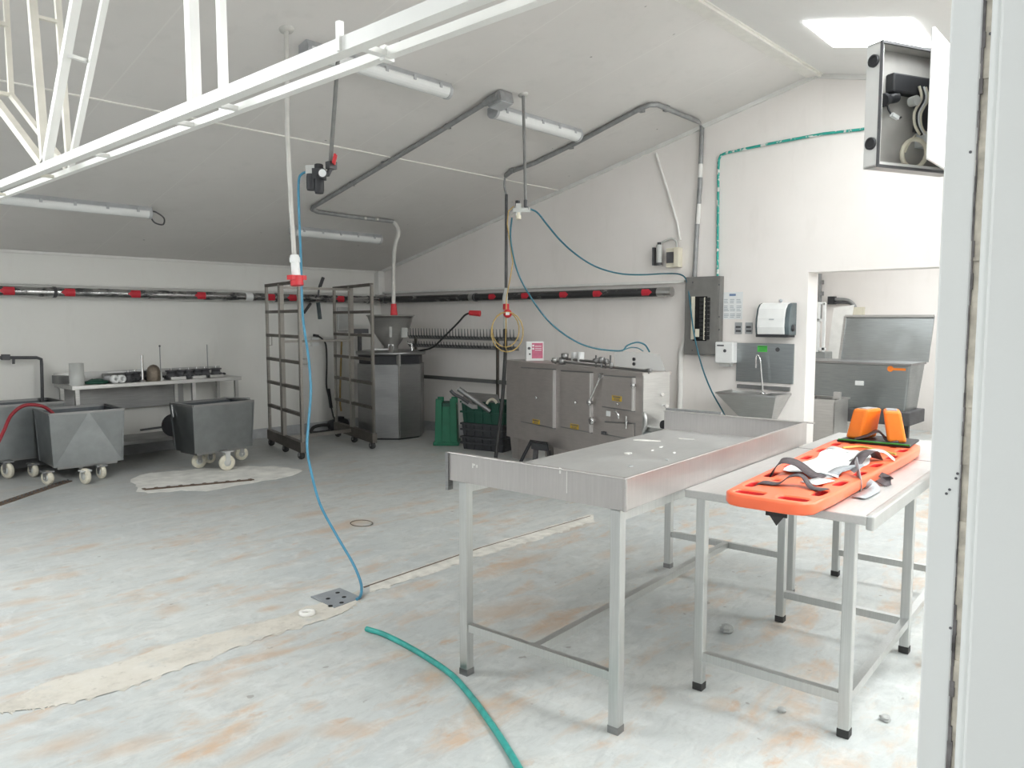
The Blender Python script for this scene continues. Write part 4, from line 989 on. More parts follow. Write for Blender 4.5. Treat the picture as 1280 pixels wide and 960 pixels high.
def door(x0_, y0_, x1_, y1_, hinge=True):
    a0, za = sp_(x0_, y0_); a1, zb_ = sp_(x1_, y1_); _, za2 = sp_(x1_, y0_ + (x1_ - x0_) * .06)
    zt2 = za; zbb = (sp_(x0_, y1_ - 5)[1] + zb_) / 2
    m = MB().hexa([SP(a0, zbb, 0), SP(a1, zbb, 0), SP(a1, zbb, .018), SP(a0, zbb, .018)], [SP(a0, za, 0), SP(a1, za2, 0), SP(a1, za2, .018), SP(a0, za, .018)])
    dd = obj('door', m, 'steel_slicer', t, bev=.004)
    gp = obj('door_gap', MB().hexa([SP(a0 - .012, zbb - .012, 0), SP(a1 + .012, zbb - .012, 0), SP(a1 + .012, zbb - .012, .003), SP(a0 - .012, zbb - .012, .003)], [SP(a0 - .012, za + .012, 0), SP(a1 + .012, za2 + .012, 0), SP(a1 + .012, za2 + .012, .003), SP(a0 - .012, za + .012, .003)]), 'steel_dark', dd)
    if hinge: obj('edge_strip', MB().bar(SP(a1 + .002, zbb, .012), SP(a1 + .002, za2, .012), .022, .034, up=sn), 'strip', dd)
    return dd
def knob(px, py, r, par, ln=.03, mat='chrome'):
    s_, z = sp_(px, py); return obj('knob', MB().lathe([(r * .6, 0), (r * .6, ln * .6), (r, ln * .65), (r, ln), (r * .5, ln * 1.15)], SP(s_, z, .016), sn, 14), mat, par)
def ylabel(px, py, par, w_=.07, h_=.05):
    s_, z = sp_(px, py)
    lb = obj('warning_label', MB().hexa([SP(s_ - w_, z - h_ / 2, .018), SP(s_ + w_, z - h_ / 2, .018), SP(s_ + w_, z - h_ / 2, .021), SP(s_ - w_, z - h_ / 2, .021)], [SP(s_ - w_, z + h_ / 2, .018), SP(s_ + w_, z + h_ / 2, .018), SP(s_ + w_, z + h_ / 2, .021), SP(s_ - w_, z + h_ / 2, .021)]), 'yellow', par)
    return lb, s_, z
def ylines(lb, s_, z):
    m = MB()
    m.bar(SP(s_ - .055, z + .012, .0212), SP(s_ + .055, z + .012, .0212), .012, .001, up=sn)
    m.bar(SP(s_ - .04, z - .006, .0212), SP(s_ + .04, z - .006, .0212), .006, .001, up=sn); m.bar(SP(s_ - .045, z - .016, .0212), SP(s_ + .045, z - .016, .0212), .005, .001, up=sn)
    obj('print', m, 'ink_dark', lb.parent)
d1 = door(652, 460, 694, 533); knob(674, 497, .018, d1); ylines(*ylabel(672, 527, d1))
d2 = door(702, 464, 740, 539); knob(723, 503, .018, d2); ylines(*ylabel(720, 533, d2))
d3 = door(754, 470, 793, 513); ylines(*ylabel(773, 498, d3)); knob(776, 505, .012, d3)
d4 = door(757, 528, 793, 548, False)
knob(742, 503, .03, t, .05); knob(745, 525.5, .038, t, .05); knob(796, 481.5, .026, t, .04)
s_, z = sp_(776, 518); obj('hook_handle', MB().tube([SP(s_ - .04, z + .02, .02), SP(s_ - .02, z + .03, .05), SP(s_ + .03, z + .01, .06), SP(s_ + .03, z - .03, .05)], .012, 8, curve=3), 'chrome', t)
s_, z = sp_(786, 529); obj('latch', MB().tube([SP(s_, z + .07, .03), SP(s_, z - .05, .03)], .009, 8).bar(SP(s_ - .02, z + .02, .025), SP(s_ + .02, z + .02, .025), .02, .02), 'chrome', t)
s_, z = sp_(760.5, 517); obj('white_sticker', MB().hexa([SP(s_ - .03, z - .025, 0), SP(s_ + .03, z - .025, 0), SP(s_ + .03, z - .025, .004), SP(s_ - .03, z - .025, .004)], [SP(s_ - .03, z + .025, 0), SP(s_ + .03, z + .025, 0), SP(s_ + .03, z + .025, .004), SP(s_ - .03, z + .025, .004)]), 'paper', t)
sa_, za = sp_(754, 470); sb2, zb2 = sp_(742, 501)
obj('lever', MB().tube([SP(sa_, za, .03), SP(sb2, zb2, .05)], .011, 8).lathe([(.03, 0), (.03, .03)], SP(sa_, za, .01), sn, 12), 'chrome', t)
s_, z = sp_(758, 541); obj('bracket', MB().box(SP(s_, z, .02), (.05, .05, .03), math.atan2(se.y, se.x)), 'dark', t)
# right end of the machine: outlet side
def eb(a0, a1, z0, z1, o0, o1, mat, nm, bev=0.0):
    return obj(nm, MB().hexa([SP(a0, z0, o0), SP(a1, z0, o0), SP(a1, z0, o1), SP(a0, z0, o1)], [SP(a0, z1, o0), SP(a1, z1, o0), SP(a1, z1, o1), SP(a0, z1, o1)]), mat, t, bev=bev)
eb(sr_, sr_ + .012, .5, zr_ + .01, -.32, .0, 'steel', 'end_plate')
eb(sr_ + .01, sr_ + .30, .60, .64, -.31, -.03, 'steel', 'outlet_shelf', .004)
eb(sr_ + .01, sr_ + .28, .42, .60, -.30, -.02, 'steel_bin', 'outlet_box', .004)
obj('roller', MB().cyl(SP(sr_ + .22, .67, -.05), SP(sr_ + .22, .67, -.30), .045, 16), 'black', t)
obj('end_knob', MB().lathe([(.008, 0), (.008, .06), (.02, .062), (.02, .075)], SP(sr_ + .012, .82, -.22), se, 12).lathe([(.018, 0), (.018, .02)], SP(sr_ + .012, .92, -.22), se, 12), 'chrome', t)
obj('curved_guard', MB().tube([SP(sr_ + .02, .60, .0), SP(sr_ + .05, .66, .0), SP(sr_ + .04, .74, .0), SP(sr_ + .015, .76, 0)], .018, 8, curve=3), 'steel', t)
# top works
def top(px, py, o=-.12): 
    p = pplane(px, py, s0 + sn * o, sn); return p
ra, rb_ = top(690, 451, -.06), top(812, 464, -.06)
obj('guide_rod', MB().tube([ra, rb_], .012, 10), 'steel_dark', t)
obj('guide_rod', MB().tube([top(700, 448, -.2), top(752, 453, -.2)], .014, 10), 'steel_dark', t)
for px, py, r_, o_ in ((694, 450, .035, -.06), (706, 445, .04, -.08), (702, 452, .03, -.04), (745, 451, .025, -.08), (752, 450, .032, -.05), (757, 452, .028, -.10), (764, 457, .022, -.05), (811, 463, .018, -.06)):
    p = top(px, py, o_); obj('clamp_knob', MB().lathe([(r_ * .5, -.03), (r_, -.025), (r_, .025), (r_ * .5, .03)], p, se if px % 2 else (0, 0, 1), 14), 'steel_dark' if px != 694 else 'steel', t)
    zt_s = zl_ + (zr_ - zl_) * ((p - s0).dot(se) - sl_) / (sr_ - sl_)
    obj('clamp_stem', MB().tube([(p.x, p.y, min(zt_s, p.z - .005)), (p.x, p.y, p.z)], .01, 8), 'steel_dark', t)
for px in (745, 763): obj('pin', MB().tube([top(px, 456, -.08), top(px, 444, -.08)], .008, 6), 'dark', t)
for px in (718, 726):
    p = top(px, 452, -.22); obj('white_roller', MB().cyl(p, p + Vector((0, 0, .10)), .036, 16), 'white', t)
obj('acrylic_guard', MB().hexa([top(768, 462, -.12), top(832, 464, -.12), top(832, 464, -.13), top(768, 462, -.13)], [top(768, 438, -.12), top(824, 443, -.12), top(824, 443, -.13), top(768, 438, -.13)]), 'acrylic', t)
for py in (449, 455): obj('guard_bolt', MB().lathe([(.016, 0), (.016, .012)], top(793, py, -.118), sn, 10), 'black', t)
p = top(668, 456, -.2)
pn_ = Vector((CAMLOC.x - p.x, CAMLOC.y - p.y, 0)).normalized(); pn_ = Matrix.Rotation(math.radians(8), 3, 'Z') @ pn_
pe_ = Vector((-pn_.y, pn_.x, 0)); pang = math.atan2(pn_.y, pn_.x)
pb2 = obj('control_panel', MB().box(p + Vector((0, 0, .155)), (.08, .20, .22), pang), 'white', t, bev=.006)
obj('panel_stand', MB().box(p + Vector((0, 0, .01)), (.12, .16, .07), pang), 'steel_dark', t)
cf = p + pn_ * .0405 + Vector((0, 0, .155))
def pan(u0, u1, v0, v1, o, mat, nm, par):
    a_ = cf + pn_ * o; return obj(nm, MB().hexa([a_ + pe_ * u0 + Zv(v0), a_ + pe_ * u1 + Zv(v0), a_ + pe_ * u1 + Zv(v0) + pn_ * .002, a_ + pe_ * u0 + Zv(v0) + pn_ * .002], [a_ + pe_ * u0 + Zv(v1), a_ + pe_ * u1 + Zv(v1), a_ + pe_ * u1 + Zv(v1) + pn_ * .002, a_ + pe_ * u0 + Zv(v1) + pn_ * .002]), mat, par)
pan(-.035, .09, -.08, .095, .0, 'pink', 'pink_label', pb2)
for v in (.055, .03, .01): pan(-.0, .075, v, v + .006, .002, 'paper', 'label_line', pb2)
for v in (.02, .055): pan(-.03, -.01, v, v + .02, .002, 'paper', 'label_symbol', pb2)
obj('switch', MB().lathe([(.016, 0), (.016, .02)], cf - pe_ * .068 + Zv(.035), pn_, 12), 'dark', pb2)
obj('switch', MB().lathe([(.01, 0), (.01, .015)], cf - pe_ * .06 - Zv(.03), pn_, 12), 'dark', pb2)
# rod lying behind the tray rim
p = T1(L1 + .06, .80, .9); one('steel_bar', MB().bar(T1(L1 + .055, .88, 1.022), T1(L1 + .055, .50, 1.022), .02, .014), 'conduit', 'grey bar resting along the far rim of the tray table', 'bar')
# foot pedal guard
q1 = [pd(x, y, 8.1) for x, y in ((646, 579), (664, 553), (684, 556), (688, 578))]
t = thing('foot_pedal', 'black foot pedal guard on the floor in front of the slicing machine', 'pedal', (pd(668, 585, 8.1).x, pd(668, 585, 8.1).y, 0))
gz = lambda p: Vector((p.x, p.y, 0.012))
off = FH * .14
m = MB()
for o_ in (Vector(), off):
    m.tube([gz(q1[0]) + o_, q1[1] + o_, q1[2] + o_, gz(q1[3]) + o_], .012, 8)
m.tube([gz(q1[0]), gz(q1[0]) + off], .012, 8).tube([gz(q1[3]), gz(q1[3]) + off], .012, 8)
obj('frame', m, 'black', t)
obj('pad', MB().prism([q1[1], q1[2], q1[2] + off, q1[1] + off], (0, 0, -.07)), 'black', t)
obj('side_plate', MB().lathe([(.02, -.02), (.10, -.015), (.11, 0), (.10, .015), (.02, .02)], gz(q1[3]) + Zv(.10) + off * .5, RT, 16), 'rubber', t)
obj('stem', MB().bar(pd(670, 560, 8.15), gz(pd(668, 583, 8.15)), .05, .03), 'dark', t)

# ================================================================== CEILING: TRUSS, LAMPS, CONDUITS
XA, XC, ZT = 1.13, 1.228, 2.25
t = thing('roof_truss', 'white double lattice truss crossing overhead from left to right', 'truss', (XA, 3, ZT))
yn = pX(0, 236, XA).y + 1.5
for X, w_, h_ in ((XA, .035, .034), (XC, .025, .022)):
    obj('bottom_chord', MB().bar((X, yn, ZT), (X, -1.6, ZT), w_, h_), 'truss', t)
def tp(px, py, X): return pX(px, py, X)
def topz(p, q):     # extend from p through q up to just below the ceiling
    d = (q - p); k = 1.0
    for i in range(400):
        r_ = p + d * k
        if r_.z > ceil_z(r_.y) - .03: break
        k += .02
    return p + d * k
def bpt(px, py, X):
    p = tp(px, py, X); return Vector((X, p.y, ZT))
yA = {}
for X, w_, wx in ((XA, .032, (( 57, 205), (40, 0), (95, 0), (243, 120), (243, 0))), (XC, .0235, ((87, 212), (72, 0), (131, 0), (280, 130), (279, 0)))):
    nodep = bpt(wx[0][0], wx[0][1], X)
    for k in (1, 2):
        q_ = tp(wx[k][0], wx[k][1], X); obj('web', MB().bar(nodep, topz(nodep, q_), w_, w_, up=(1, 0, 0)), 'truss_old' if k == 1 else 'truss', t)
    a_ = bpt(wx[3][0], wx[3][1], X); obj('post', MB().bar(a_, Vector((X, a_.y, ceil_z(a_.y))), w_, w_, up=(1, 0, 0)), 'truss', t)
    # flat strut to the left and its upright
    e_ = tp(14, 119, XC) if X == XC else tp(-8, 131, XA) + Vector((0, 0, 0))
    if X == XA: e_ = Vector((XA, tp(14, 119, XC).y, tp(14, 119, XC).z))
    obj('web', MB().bar(nodep, e_, w_, w_, up=(1, 0, 0)), 'truss_old', t)
    up_ = Vector((X, e_.y - .01, tp(8, 33, XC).z)); obj('post', MB().bar(e_, Vector((X, e_.y + .01, ceil_z(e_.y))), w_, w_, up=(1, 0, 0)), 'truss_old', t)
    yA[X] = e_
def batten(p, q, m_='truss', w_=.022): obj('batten', MB().bar(p, q, w_, w_ * .6), m_, t)
batten(yA[XA], yA[XC], 'truss_old', .03)
zb_ = tp(8, 33, XC).z; batten(Vector((XA, yA[XA].y, zb_)), Vector((XC, yA[XC].y, zb_)), 'truss_old', .03)
for px, py, m_ in ((10, 240, 'truss_old'), (70, 215, 'truss_old'), (140, 190, 'truss'), (245, 148, 'truss'), (300, 128, 'truss'), (485, 62, 'truss')):
    y_ = tp(px, py, XC).y; batten(Vector((XA, y_, ZT - .004)), Vector((XC, y_, ZT - .004)), m_)
n1 = bpt(57, 205, XA); n2 = bpt(87, 212, XC)
for (pxa, pya), (pxb, pyb), m_ in (((42, 20), (74, 28), 'truss_old'), ((88, 70), (110, 77), 'truss')):
    a_, b_ = tp(pxa, pya, XA), tp(pxb, pyb, XC); batten(a_, b_, m_)
y_ = tp(433, 62, XA).y; obj('stub', MB().bar((XA - .018, y_, ZT - .016), (XA - .018, y_, ZT + .052), .014, .014, up=(1, 0, 0)), 'truss', t)
obj('clip', MB().bx((XC - .016, tp(487, 72, XC).y, ZT - .018), (XC + .015, tp(487, 72, XC).y + .018, ZT + .016)), 'truss', t)

def lamp(pa_px, pb_px, label, w_=.11, cable=False, clean=True):
    a_, b_ = pc(*pa_px), pc(*pb_px); y_ = (a_.y + b_.y) / 2; x0_, x1_ = a_.x, b_.x
    t = thing('ceiling_lamp', label, 'lamp', ((x0_ + x1_) / 2, y_, ceil_z(y_)), group='long tube lamps on the ceiling')
    dn = NL; sd = Vector((0, -1, -SL)).normalized(); sd = Vector((1, 0, 0)).cross(NL)
    def Pt(x, o, d): return Vector((x, y_, ceil_z(y_))) + sd * o + dn * d
    def sec(pts): return [Pt(x0_, o, d) for o, d in pts]
    obj('housing', MB().prism(sec([(-w_ * .40, .0), (-w_ * .5, .05), (w_ * .5, .05), (w_ * .40, .0)]), Vector((x1_ - x0_, 0, 0))), 'fixture', t)
    ang = [PI * k / 10 for k in range(11)]
    obj('diffuser', MB().prism([Pt(x0_ + .02, math.cos(a) * w_ * .5, .045 + math.sin(a) * .06) for a in ang], Vector((x1_ - x0_ - .04, 0, 0))), 'glass_tube', t)
    for k in range(5):
        x = x0_ + (x1_ - x0_) * (k + .5) / 5
        for s_ in (-1, 1): obj('clip', MB().box(Pt(x, s_ * w_ * .5, .05), (.025, .014, .035)), 'fixture', t)
    obj('end_cap', MB().prism([Pt(x1_ - .03, math.cos(a) * w_ * .52, .045 + math.sin(a) * .065) for a in ang], Vector((.03, 0, 0))), 'fixture', t)
    obj('end_cap', MB().prism([Pt(x0_, math.cos(a) * w_ * .52, .045 + math.sin(a) * .065) for a in ang], Vector((.03, 0, 0))), 'fixture', t)
    if cable:
        c0 = Pt(x1_, 0, .03); obj('cable', MB().tube([c0, c0 + Vector((.06, .02, .0)), c0 + Vector((.14, .02, -.05)), c0 + Vector((.12, 0, -.12)), c0 + Vector((.04, 0, -.11)), c0 + Vector((0, 0, -.06))], .008, 6, curve=4), 'dark', t)
    return t
lamp((381, 50), (556, 110), 'long tube lamp seen partly behind the white truss', .12)
lamp((612, 134), (724, 163), 'long tube lamp beside the grey junction box', .13)
lamp((-20, 237), (186, 262), 'long tube lamp at the left edge with a loop of cable at its end', .10, cable=True)
lamp((364, 284), (474, 295), 'long tube lamp above the tall rack', .13)

def cpt(px, py, off=.02): return pc(px, py, off)
# conduit from junction box to the filling machine
jb = pc(624, 118)
t = thing('junction_box', 'grey junction box on the ceiling where the diagonal conduit starts', 'junction box', jb)
Qs = Matrix.Rotation(math.atan(SL), 3, 'X').inverted()
obj('box', MB().box(jb + NL * .05, (.16, .16, .09), R=Matrix.Rotation(-math.atan(SL), 3, 'X')), 'conduit', t, bev=.006)
obj('lid', MB().box(jb + NL * .1, (.14, .14, .012), R=Matrix.Rotation(-math.atan(SL), 3, 'X')), 'fixture', t)
obj('gland', MB().cyl(cpt(622, 120, .05), cpt(606, 129, .04), .03, 12), 'conduit', t)
t = thing('ceiling_conduit', 'grey conduit running diagonally from the junction box to a red socket above the hopper', 'conduit', cpt(390, 262))
obj('conduit', MB().tube([cpt(618, 122, .04), cpt(540, 170, .03), cpt(400, 254, .03), cpt(391, 259, .03), cpt(390, 262, .03), cpt(397, 265, .03), cpt(440, 271, .03), cpt(492, 277, .03)], .022, 10), 'conduit', t)
dd = depth(cpt(492, 277, .03)); dh = depth(c) - .02
obj('flexible_drop', MB().tube([cpt(492, 277, .03), pd(497, 285, dd), pd(498, 293, dd), pd(494, 306, dd), pd(492, 330, dd + .05), pd(492, 382, dd + .1)], .025, 10, curve=4), 'conduit_lt', t)
dd2 = dd + .1
sk = obj('red_socket', MB().cyl(pd(492, 380, dd2), pd(492.5, 394, dd2), .034, 14, .045), 'red', t)
for px, py in ((470, 274), (455, 273)): obj('saddle', MB().box(cpt(px, py, .03), (.03, .07, .03)), 'conduit_lt', t)
for px, py in ((480, 205), (440, 230), (560, 158)): obj('saddle', MB().box(cpt(px, py, .02), (.05, .03, .04)), 'conduit', t)

# left drop
a_ = pc(358, 36); dd = depth(a_)
t = thing('power_drop', 'pale conduit hanging from the ceiling to a red socket over the tall rack', 'conduit', a_)
obj('ceiling_plate', MB().lathe([(.05, 0), (.045, .015), (.02, .02)], a_, NL, 16), 'conduit_lt', t)
obj('conduit', MB().tube([a_, pd(358.5, 80, dd), pd(359, 160, dd), pd(361, 200, dd), pd(364, 260, dd), pd(368, 322, dd)], .015, 10, curve=4), 'conduit_lt', t)
obj('sleeve', MB().cyl(pd(368, 319, dd), pd(370.5, 347, dd), .028, 14).cyl(pd(368.3, 322, dd), pd(368.8, 328, dd), .034, 14), 'white', t)
obj('red_socket', MB().cyl(pd(370.5, 345, dd), pd(371.5, 357, dd), .042, 16), 'red', t)
obj('socket_flap', MB().box(pd(371, 347, dd), (.11, .06, .03)), 'red', t)
# air drop with filter regulator
a_ = pc(424, 50); dd = depth(a_)
t = thing('air_drop', 'grey air pipe hanging from the ceiling with red tap and twin black filter regulator', 'air pipe', a_)
obj('pipe', MB().tube([a_, pd(413, 205, dd)], .014, 10), 'pipe_grey', t)
obj('elbow', MB().tube([pd(413, 203, dd), pd(412.5, 212, dd), pd(410, 218, dd), pd(400, 218, dd)], .017, 10), 'dark', t)
vl = obj('valve', MB().box(pd(414, 207, dd), (.06, .05, .05)), 'dark', t)
obj('tap_handle', MB().bar(pd(417, 205, dd - .04), pd(419.5, 193, dd - .04), .05, .012, up=RT), 'red', vl)
fr = obj('regulator', MB().lathe([(.028, 0), (.034, .02), (.034, .125), (.026, .13), (.031, .14), (.031, .195), (.022, .20)], pd(399, 242, dd) , (0, 0, 1), 18), 'black', t)
obj('bowl', MB().lathe([(.03, 0), (.034, .015), (.034, .11)], pd(389.5, 238, dd), (0, 0, 1), 18), 'black', t)
obj('filter_head', MB().box(pd(390, 214, dd), (.075, .06, .07), math.radians(-47)), 'clearplast', t)
obj('regulator_body', MB().box(pd(399, 218, dd), (.08, .085, .07), math.radians(-47)), 'black', t)
gg = obj('gauge', MB().lathe([(.03, 0), (.032, .02)], pd(404, 217, dd - .05), -FH, 18), 'dark', t)
obj('dial', MB().lathe([(.026, .0205), (.026, .022)], pd(404, 217, dd - .05), -FH, 18), 'paper', gg)
ddA = dd
# left blue hose
hp_ = [(386, 214.5, 0), (378, 217, 0), (373.5, 226, .02), (373.5, 260, .04), (376, 320, .08), (377, 360, .1), (379, 400, .14), (386, 450, .2), (388.5, 490, .25), (385.5, 530, .31), (384, 560, .37), (389, 590, .45), (400, 630, .57), (420, 668, .70), (440, 702, .84), (450, 725, .93), (452, 738, .98)]
dE = depth(pz(451, 741, .012))
def pw(x, y, d_, g=.09): return pd(x, y, min(d_, depth(pX(x, y, XB - g))))
pts = [pd(x, y, ddA + (dE - ddA) * f) for x, y, f in hp_] + [pz(450, 746, .012), pz(446, 749, .012)]
one('air_hose', MB().tube(pts, .0085, 8, curve=5), 'blue', 'long blue air hose hanging from the black regulator down to the floor drain', 'hose')

# centre drop: conduit over ceiling to the wall, down to the panel
xw_ = XB - .025
t = thing('ceiling_conduit', 'grey conduit bent across the ceiling to the gable wall and down to the breaker panel', 'conduit', cpt(760, 158))
wl_ = [pX(x, y, xw_) for x, y in ((876, 153), (877.5, 160), (877, 175), (875, 230), (871, 290), (868, 346))]
obj('conduit', MB().tube([cpt(632, 220, .03), cpt(640, 214, .03), cpt(668, 204, .03), cpt(720, 179, .03), cpt(800, 136, .03), cpt(812, 131, .03), cpt(822, 131, .03), cpt(834, 136, .03), cpt(868, 150, .03)] + wl_, .024, 10), 'conduit', t)
for (xa, ya, xb, yb) in ((876, 205, 875.2, 222), (873.8, 255, 872, 280)): obj('paint_patch', MB().tube([pX(xa, ya, xw_), pX(xb, yb, xw_)], .0255, 10), 'trim', t)
for px, py in ((713, 183), (802, 137), (833, 136), (640, 213)): obj('saddle', MB().box(cpt(px, py, .02), (.05, .05, .05)), 'conduit', t)
a_ = cpt(632, 220, .03); dd = depth(a_)
t = thing('power_drop', 'dark pole hanging from the ceiling with red plug and socket before the hook rack', 'power drop', a_)
obj('cable', MB().tube([a_, pd(630.5, 228, dd), pd(631, 236, dd), pd(633, 244, dd)], .012, 8, curve=4), 'conduit', t)
obj('pole', MB().tube([pd(633, 243, dd), pd(632.5, 366, dd)], .017, 10), 'dark', t)
obj('sleeve', MB().tube([pd(632.5, 360, dd), pd(631.5, 372, dd), pd(631, 380, dd)], [.018, .032, .03], 12), 'clearplast', t)
obj('socket', MB().cyl(pd(632.5, 380, dd), pd(632.5, 387, dd), .035, 16), 'red', t)
obj('plug', MB().lathe([(.044, 0), (.048, .03), (.03, .045)], pd(634.5, 392, dd - .08), -FH, 18), 'red', t)
obj('plug_face', MB().box(pd(634.5, 392, dd - .135), (.03, .04, .03), math.radians(42.4)), 'paper', t)
obj('plug_body', MB().cyl(pd(632, 388, dd), pd(631.5, 411, dd), .032, 12, .024), 'clearplast', t)
obj('lower_cable', MB().tube([pd(631.5, 410, dd), pd(632, 430, dd), pd(630, 470, dd), pd(627, 510, dd), pd(621, 560, dd), pd(618, 585, dd), Vector((pd(617, 590, dd).x, pd(617, 590, dd).y, .02))], .02, 8, curve=4), 'rubber', t)
ring = [pd(632 + 17 * math.cos(k * PI / 9 * 1.0 + PI / 2), 412 + 22 * math.sin(k * PI / 9 + PI / 2), dd - .06 - .003 * k) for k in range(19)]
ring2 = [pd(634 + 20 * math.cos(k * PI / 9 * 1.0 + PI / 2), 415 + 25 * math.sin(k * PI / 9 + PI / 2), dd - .1 - .003 * k) for k in range(19)]
one('yellow_hose', MB().tube([pd(642, 258, dd - .02), pd(635.5, 264, dd - .04), pd(634, 280, dd - .05), pd(637, 300, dd - .05), pd(641, 328, dd - .05), pd(637, 352, dd - .05), pd(633, 372, dd - .06)] + ring + ring2, .0065, 8), 'tan', 'thin yellow hose dropping down and coiled around the red plug', 'hose')

# right air drop
a_ = pc(654, 118); dr = depth(a_)
t = thing('air_drop', 'thin grey air pipe with pale regulator hanging in front of the gable wall', 'air pipe', a_)
obj('pipe', MB().tube([a_, pd(657, 252, dr)], .013, 10), 'pipe_grey', t)
obj('elbow', MB().tube([pd(657, 250, dr), pd(657, 258, dr), pd(661, 262, dr)], .016, 8), 'dark', t)
obj('regulator', MB().box(pd(648, 262, dr), (.045, .045, .10), math.radians(-47)).box(pd(652, 262.5, dr), (.15, .03, .035), math.radians(-47)), 'clearplast', t)
obj('filter_bowl', MB().cyl(pd(648, 266, dr), pd(648, 274, dr), .024, 12), 'cream', t)
obj('knob', MB().cyl(pd(647, 257, dr), pd(647, 251, dr), .02, 12), 'black', t)
obj('ceiling_plate', MB().lathe([(.045, 0), (.04, .012), (.015, .015)], a_, NL, 14), 'conduit_lt', t)
dS = depth(top(813, 445, -.15))
hh = [(640, 272, 0), (638, 292, .05), (640, 312, .1), (647, 340, .18), (660, 366, .28), (680, 395, .4), (700, 414, .5), (722, 428, .6), (742, 435, .7), (762, 438, .78), (778, 438, .84), (784, 432, .88), (796, 428, .93), (806, 431, .97), (812, 440, 1)]
one('air_hose', MB().tube([pd(x, y, dr + (dS - dr) * f) for x, y, f in hh], .0075, 8, curve=5), 'blue_dark', 'teal blue air hose sagging from the pale regulator to the slicing machine', 'hose')
one('air_hose', MB().tube([pd(x, y, dr + (dS - dr) * f) for x, y, f in ((778, 438, .84), (788, 434.5, .9), (797, 435, .95), (804, 439, 1))], .005, 6, curve=5), 'blue_dark', 'short thin branch hose ending on top of the slicing machine', 'hose')
dW = depth(pX(880, 400, XB - .04))
p_ = [(662, 261, dr), (672, 266, dr + .05), (684, 281, dr + .15), (700, 300, dr + .3), (720, 318, dr + .5), (744, 333, dr + .7), (772, 341.5, dr + .9), (800, 343.5, dr + 1.2), (832, 342, dr + 2.)]
e_ = pX(800, 344, XB - .03)
pts = [pw(*q_) for q_ in p_] + [pX(x, y, XB - .09) for x, y in ((850, 343), (858, 350), (861, 365))] + [pX(x, y, XB - .135) for x, y in ((864.5, 395), (869, 425), (878, 460), (890, 490), (906, 519), (925, 560))]
one('air_hose', MB().tube(pts, .008, 8, curve=5), 'blue_dark', 'long dark blue hose swagged along the gable wall and down past the breaker panel', 'hose')

# ================================================================== ON THE GABLE WALL
def wb(px, py, o=0.0): return pX(px, py, XB - o)
def plate(a, b, o0, o1):
    """box on the gable wall between two pixels, from offset o0 to o1"""
    p, q_ = wb(*a), wb(*b)
    return MB().bx((XB - o0, p.y, p.z), (XB - o1, q_.y, q_.z))
t = thing('breaker_panel', 'grey electrical breaker panel on the gable wall without its door', 'panel', wb(881, 395))
obj('box', plate((862, 347), (903, 444), 0, .09), 'panelgrey', t, bev=.004)
obj('cover', plate((863, 349), (901.5, 443), .09, .096), 'panelgrey', t, bev=.002)
obj('opening', plate((872.5, 371), (888.5, 426), .096, .0975), 'void', t)
obj('door_edge', plate((871, 371), (873.5, 424), .0975, .112), 'cream', t)
br = MB(); p, q_ = wb(874.5, 372, .098), wb(887.5, 425, .098)
for col in range(2):
    for k in range(10):
        y0_ = p.y + (q_.y - p.y) * (col * .5 + .05); y1_ = p.y + (q_.y - p.y) * (col * .5 + .44)
        z0_ = p.z + (q_.z - p.z) * (k + .08) / 10; z1_ = p.z + (q_.z - p.z) * (k + .9) / 10
        obj('breaker', MB().bx((XB - .0975, y0_, z0_), (XB - .112, y1_, z1_)).bx((XB - .112, (y0_ + y1_) / 2 - .012, (z0_ + z1_) / 2 - .008), (XB - .12, (y0_ + y1_) / 2 + .012, (z0_ + z1_) / 2 + .008)), 'breaker', t)
obj('divider', MB().bx((XB - .0975, (p.y + q_.y) / 2 - .006, q_.z), (XB - .113, (p.y + q_.y) / 2 + .006, p.z)), 'cream', t)
obj('breaker_tag', plate((876, 411), (881, 421), .1205, .122), 'cream', t)
sc_ = MB()
for px, py in ((899, 356), (899, 396), (899, 412), (898, 438), (866, 353), (865.5, 438)): sc_.lathe([(.008, 0), (.008, .004)], wb(px, py, .096), (-1, 0, 0), 10)
obj('screw', sc_, 'dark', t)
# poster
t = thing('notice_sheet', 'white printed notice sheet taped beside the breaker panel', 'notice', wb(916, 382))
ps = obj('sheet', plate((904, 365.5), (928, 399), .001, .004), 'paper', t)
m = MB()
def ln(m, x0_, x1_, y_, h_=1.0, o=.0045):
    p, q_ = wb(x0_, y_), wb(x1_, y_ + h_); m.bx((XB - o, p.y, p.z), (XB - o - .0008, q_.y, q_.z))
m2 = MB(); ln(m2, 912, 920, 367.3, 2.6); obj('title', m2, 'ink_blue', t)
random.seed(4)
for cx0 in (905.2, 912.8, 920.8):
    for k in range(12):
        y_ = 374 + k * 2.0
        if k in (3, 8): continue
        ln(m, cx0, cx0 + random.uniform(4.2, 6.4), y_, .8)
obj('text', m, 'ink', t)
# switch plates
for x0_, lab in ((919, 'small grey switch plate under the notice sheet, left of two'), (932, 'small grey switch plate nearer the towel dispenser, right of two')):
    t = thing('switch_plate', lab, 'switch', wb(x0_ + 4.5, 410), group='grey switch plates')
    obj('plate', plate((x0_, 403), (x0_ + 8.5, 417.5), 0, .008), 'fixture', t, bev=.002)
    for yy in (407.5, 412.5): obj('switch', plate((x0_ + 1.5, yy), (x0_ + 7.5, yy + 2.4), .008, .016), 'dark', t)
